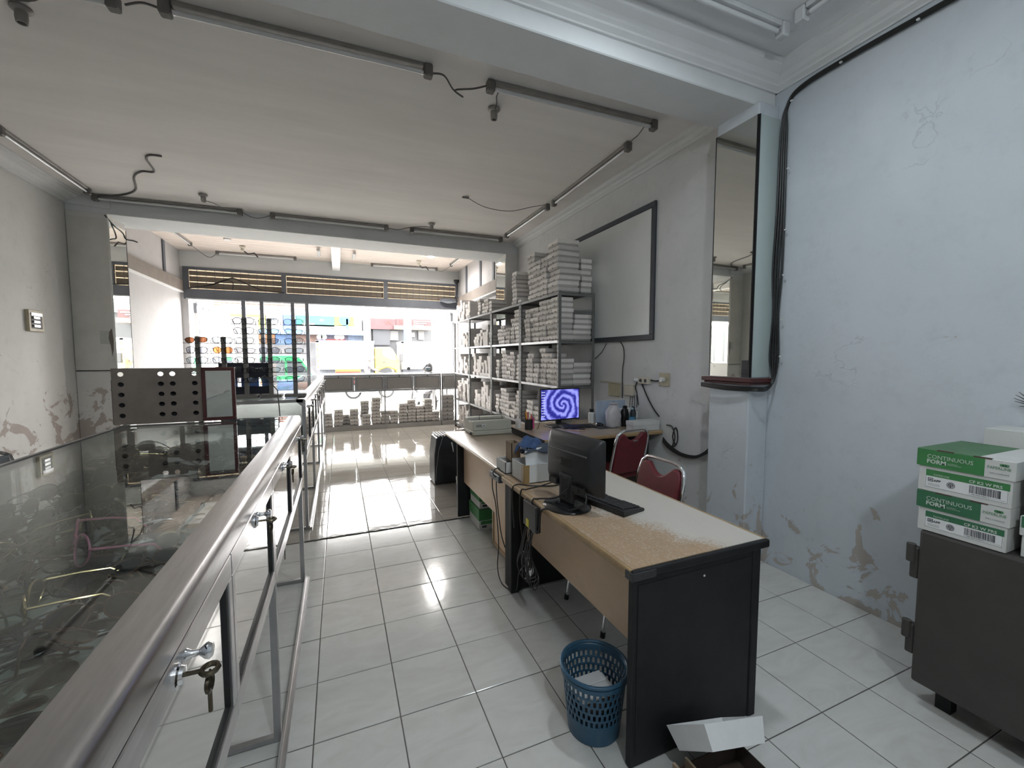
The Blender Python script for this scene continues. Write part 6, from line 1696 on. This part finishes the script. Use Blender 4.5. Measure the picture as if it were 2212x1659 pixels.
MB().box(.12, .30, -.31, -.29, .10, .20).build('blue_mark', M('crate_blue', (.025,.04,.12), .5), t, world=False)
# rider: one continuous skinned figure seated on the saddle
def person(label, root, joints, edges, radii, mat):
    me = bpy.data.meshes.new('person'); me.from_pydata(joints, edges, [])
    o = bpy.data.objects.new('person', me); COL.objects.link(o); o.location = root
    me.materials.append(mat)
    sk = o.modifiers.new('skin', 'SKIN'); sk.use_smooth_shade = True
    if not me.skin_vertices:
        bm = bmesh.new(); bm.from_mesh(me); bm.verts.layers.skin.verify(); bm.to_mesh(me); bm.free()
    for i, v in enumerate(me.skin_vertices[0].data):
        v.radius = (radii[i], radii[i]); v.use_root = (i == 0)
    ss = o.modifiers.new('sub', 'SUBSURF'); ss.levels = 2; ss.render_levels = 2
    return tag(o, label, 'person')
J = [(0,0,0), (.03,0,.22), (.10,0,.42), (.13,0,.52), (.155,0,.60), (.165,0,.70),
     (.10,-.19,.45), (.26,-.24,.26), (.46,-.28,.21), (.10,.19,.45), (.26,.24,.26), (.46,.28,.21),
     (.06,-.12,-.02), (.42,-.16,-.02), (.34,-.16,-.40), (.46,-.16,-.44), (.06,.12,-.02), (.42,.16,-.02), (.34,.16,-.40), (.46,.16,-.44)]
E_ = [(0,1),(1,2),(2,3),(3,4),(4,5),(2,6),(6,7),(7,8),(2,9),(9,10),(10,11),(0,12),(12,13),(13,14),(14,15),(0,16),(16,17),(17,18),(18,19)]
Rr = [.15,.15,.14,.055,.085,.085,.075,.055,.04,.075,.055,.04,.09,.07,.05,.04,.09,.07,.05,.04]
pr = person('rider in a grey jacket and pale helmet on the red motorcycle', (rc-.12, ry, RZ+.88), J, E_, Rr, M('rider_jacket', (.10,.095,.105), .8, var=.15, scale=8))
hb = MB().lathe([(.10,-.10),(.135,-.04),(.145,.04),(.11,.12),(.05,.155),(.003,.16)], 18, Matrix.Translation((.165, 0, .70)))
hb.build('helmet', M('pale_helmet', (.14,.13,.12), .3), pr, world=False, smooth=True)
MB().box(.255, .32, -.07, .07, .60, .69).build('face', M('rider_skin', (.10,.055,.038), .6), pr, world=False, bevel=.03, seg=2)
MB().box(.22, .34, -.11, .11, .72, .735).build('visor_peak', M('helmet_peak', (.1,.095,.09), .3), pr, world=False, bevel=.004)
for s in (-1, 1):
    hmb = MB()
    for k in range(4): hmb.tube([(.44, s*(.27+.018*k), .215), (.49, s*(.275+.018*k), .225), (.505, s*(.275+.018*k), .20)], [.012,.010,.008], 6)
    hmb.tube([(.44, s*.26, .20), (.47, s*.25, .185), (.49, s*.255, .18)], [.012,.011,.009], 6)
    hmb.build('hand', bpy.data.materials['rider_skin'], pr, world=False, smooth=True)
# parked motorcycle with a black helmet on it, just outside
mx_ = atY(915, 830, 11.6).x
motorcycle('silver parked motorcycle just outside the far counter', (mx_, 11.65, -.02), R(100), (.25,.25,.27))
hp = atY(924, 793, 11.45)
t = thing('helmet', 'black helmet hung on the parked motorcycle', 'helmet', (hp.x, 11.45, hp.z-.14))
MB().lathe([(.10,0),(.13,.05),(.14,.13),(.115,.21),(.06,.255),(.003,.265)], 20, Matrix.Translation(t.location)).build('shell', MT['black_gloss'], t, smooth=True)
MB().box(t.location.x-.09, t.location.x+.05, 11.30, 11.36, t.location.z+.07, t.location.z+.15).build('visor', M('helmet_visor', (.05,.07,.08), .1), t, bevel=.02)
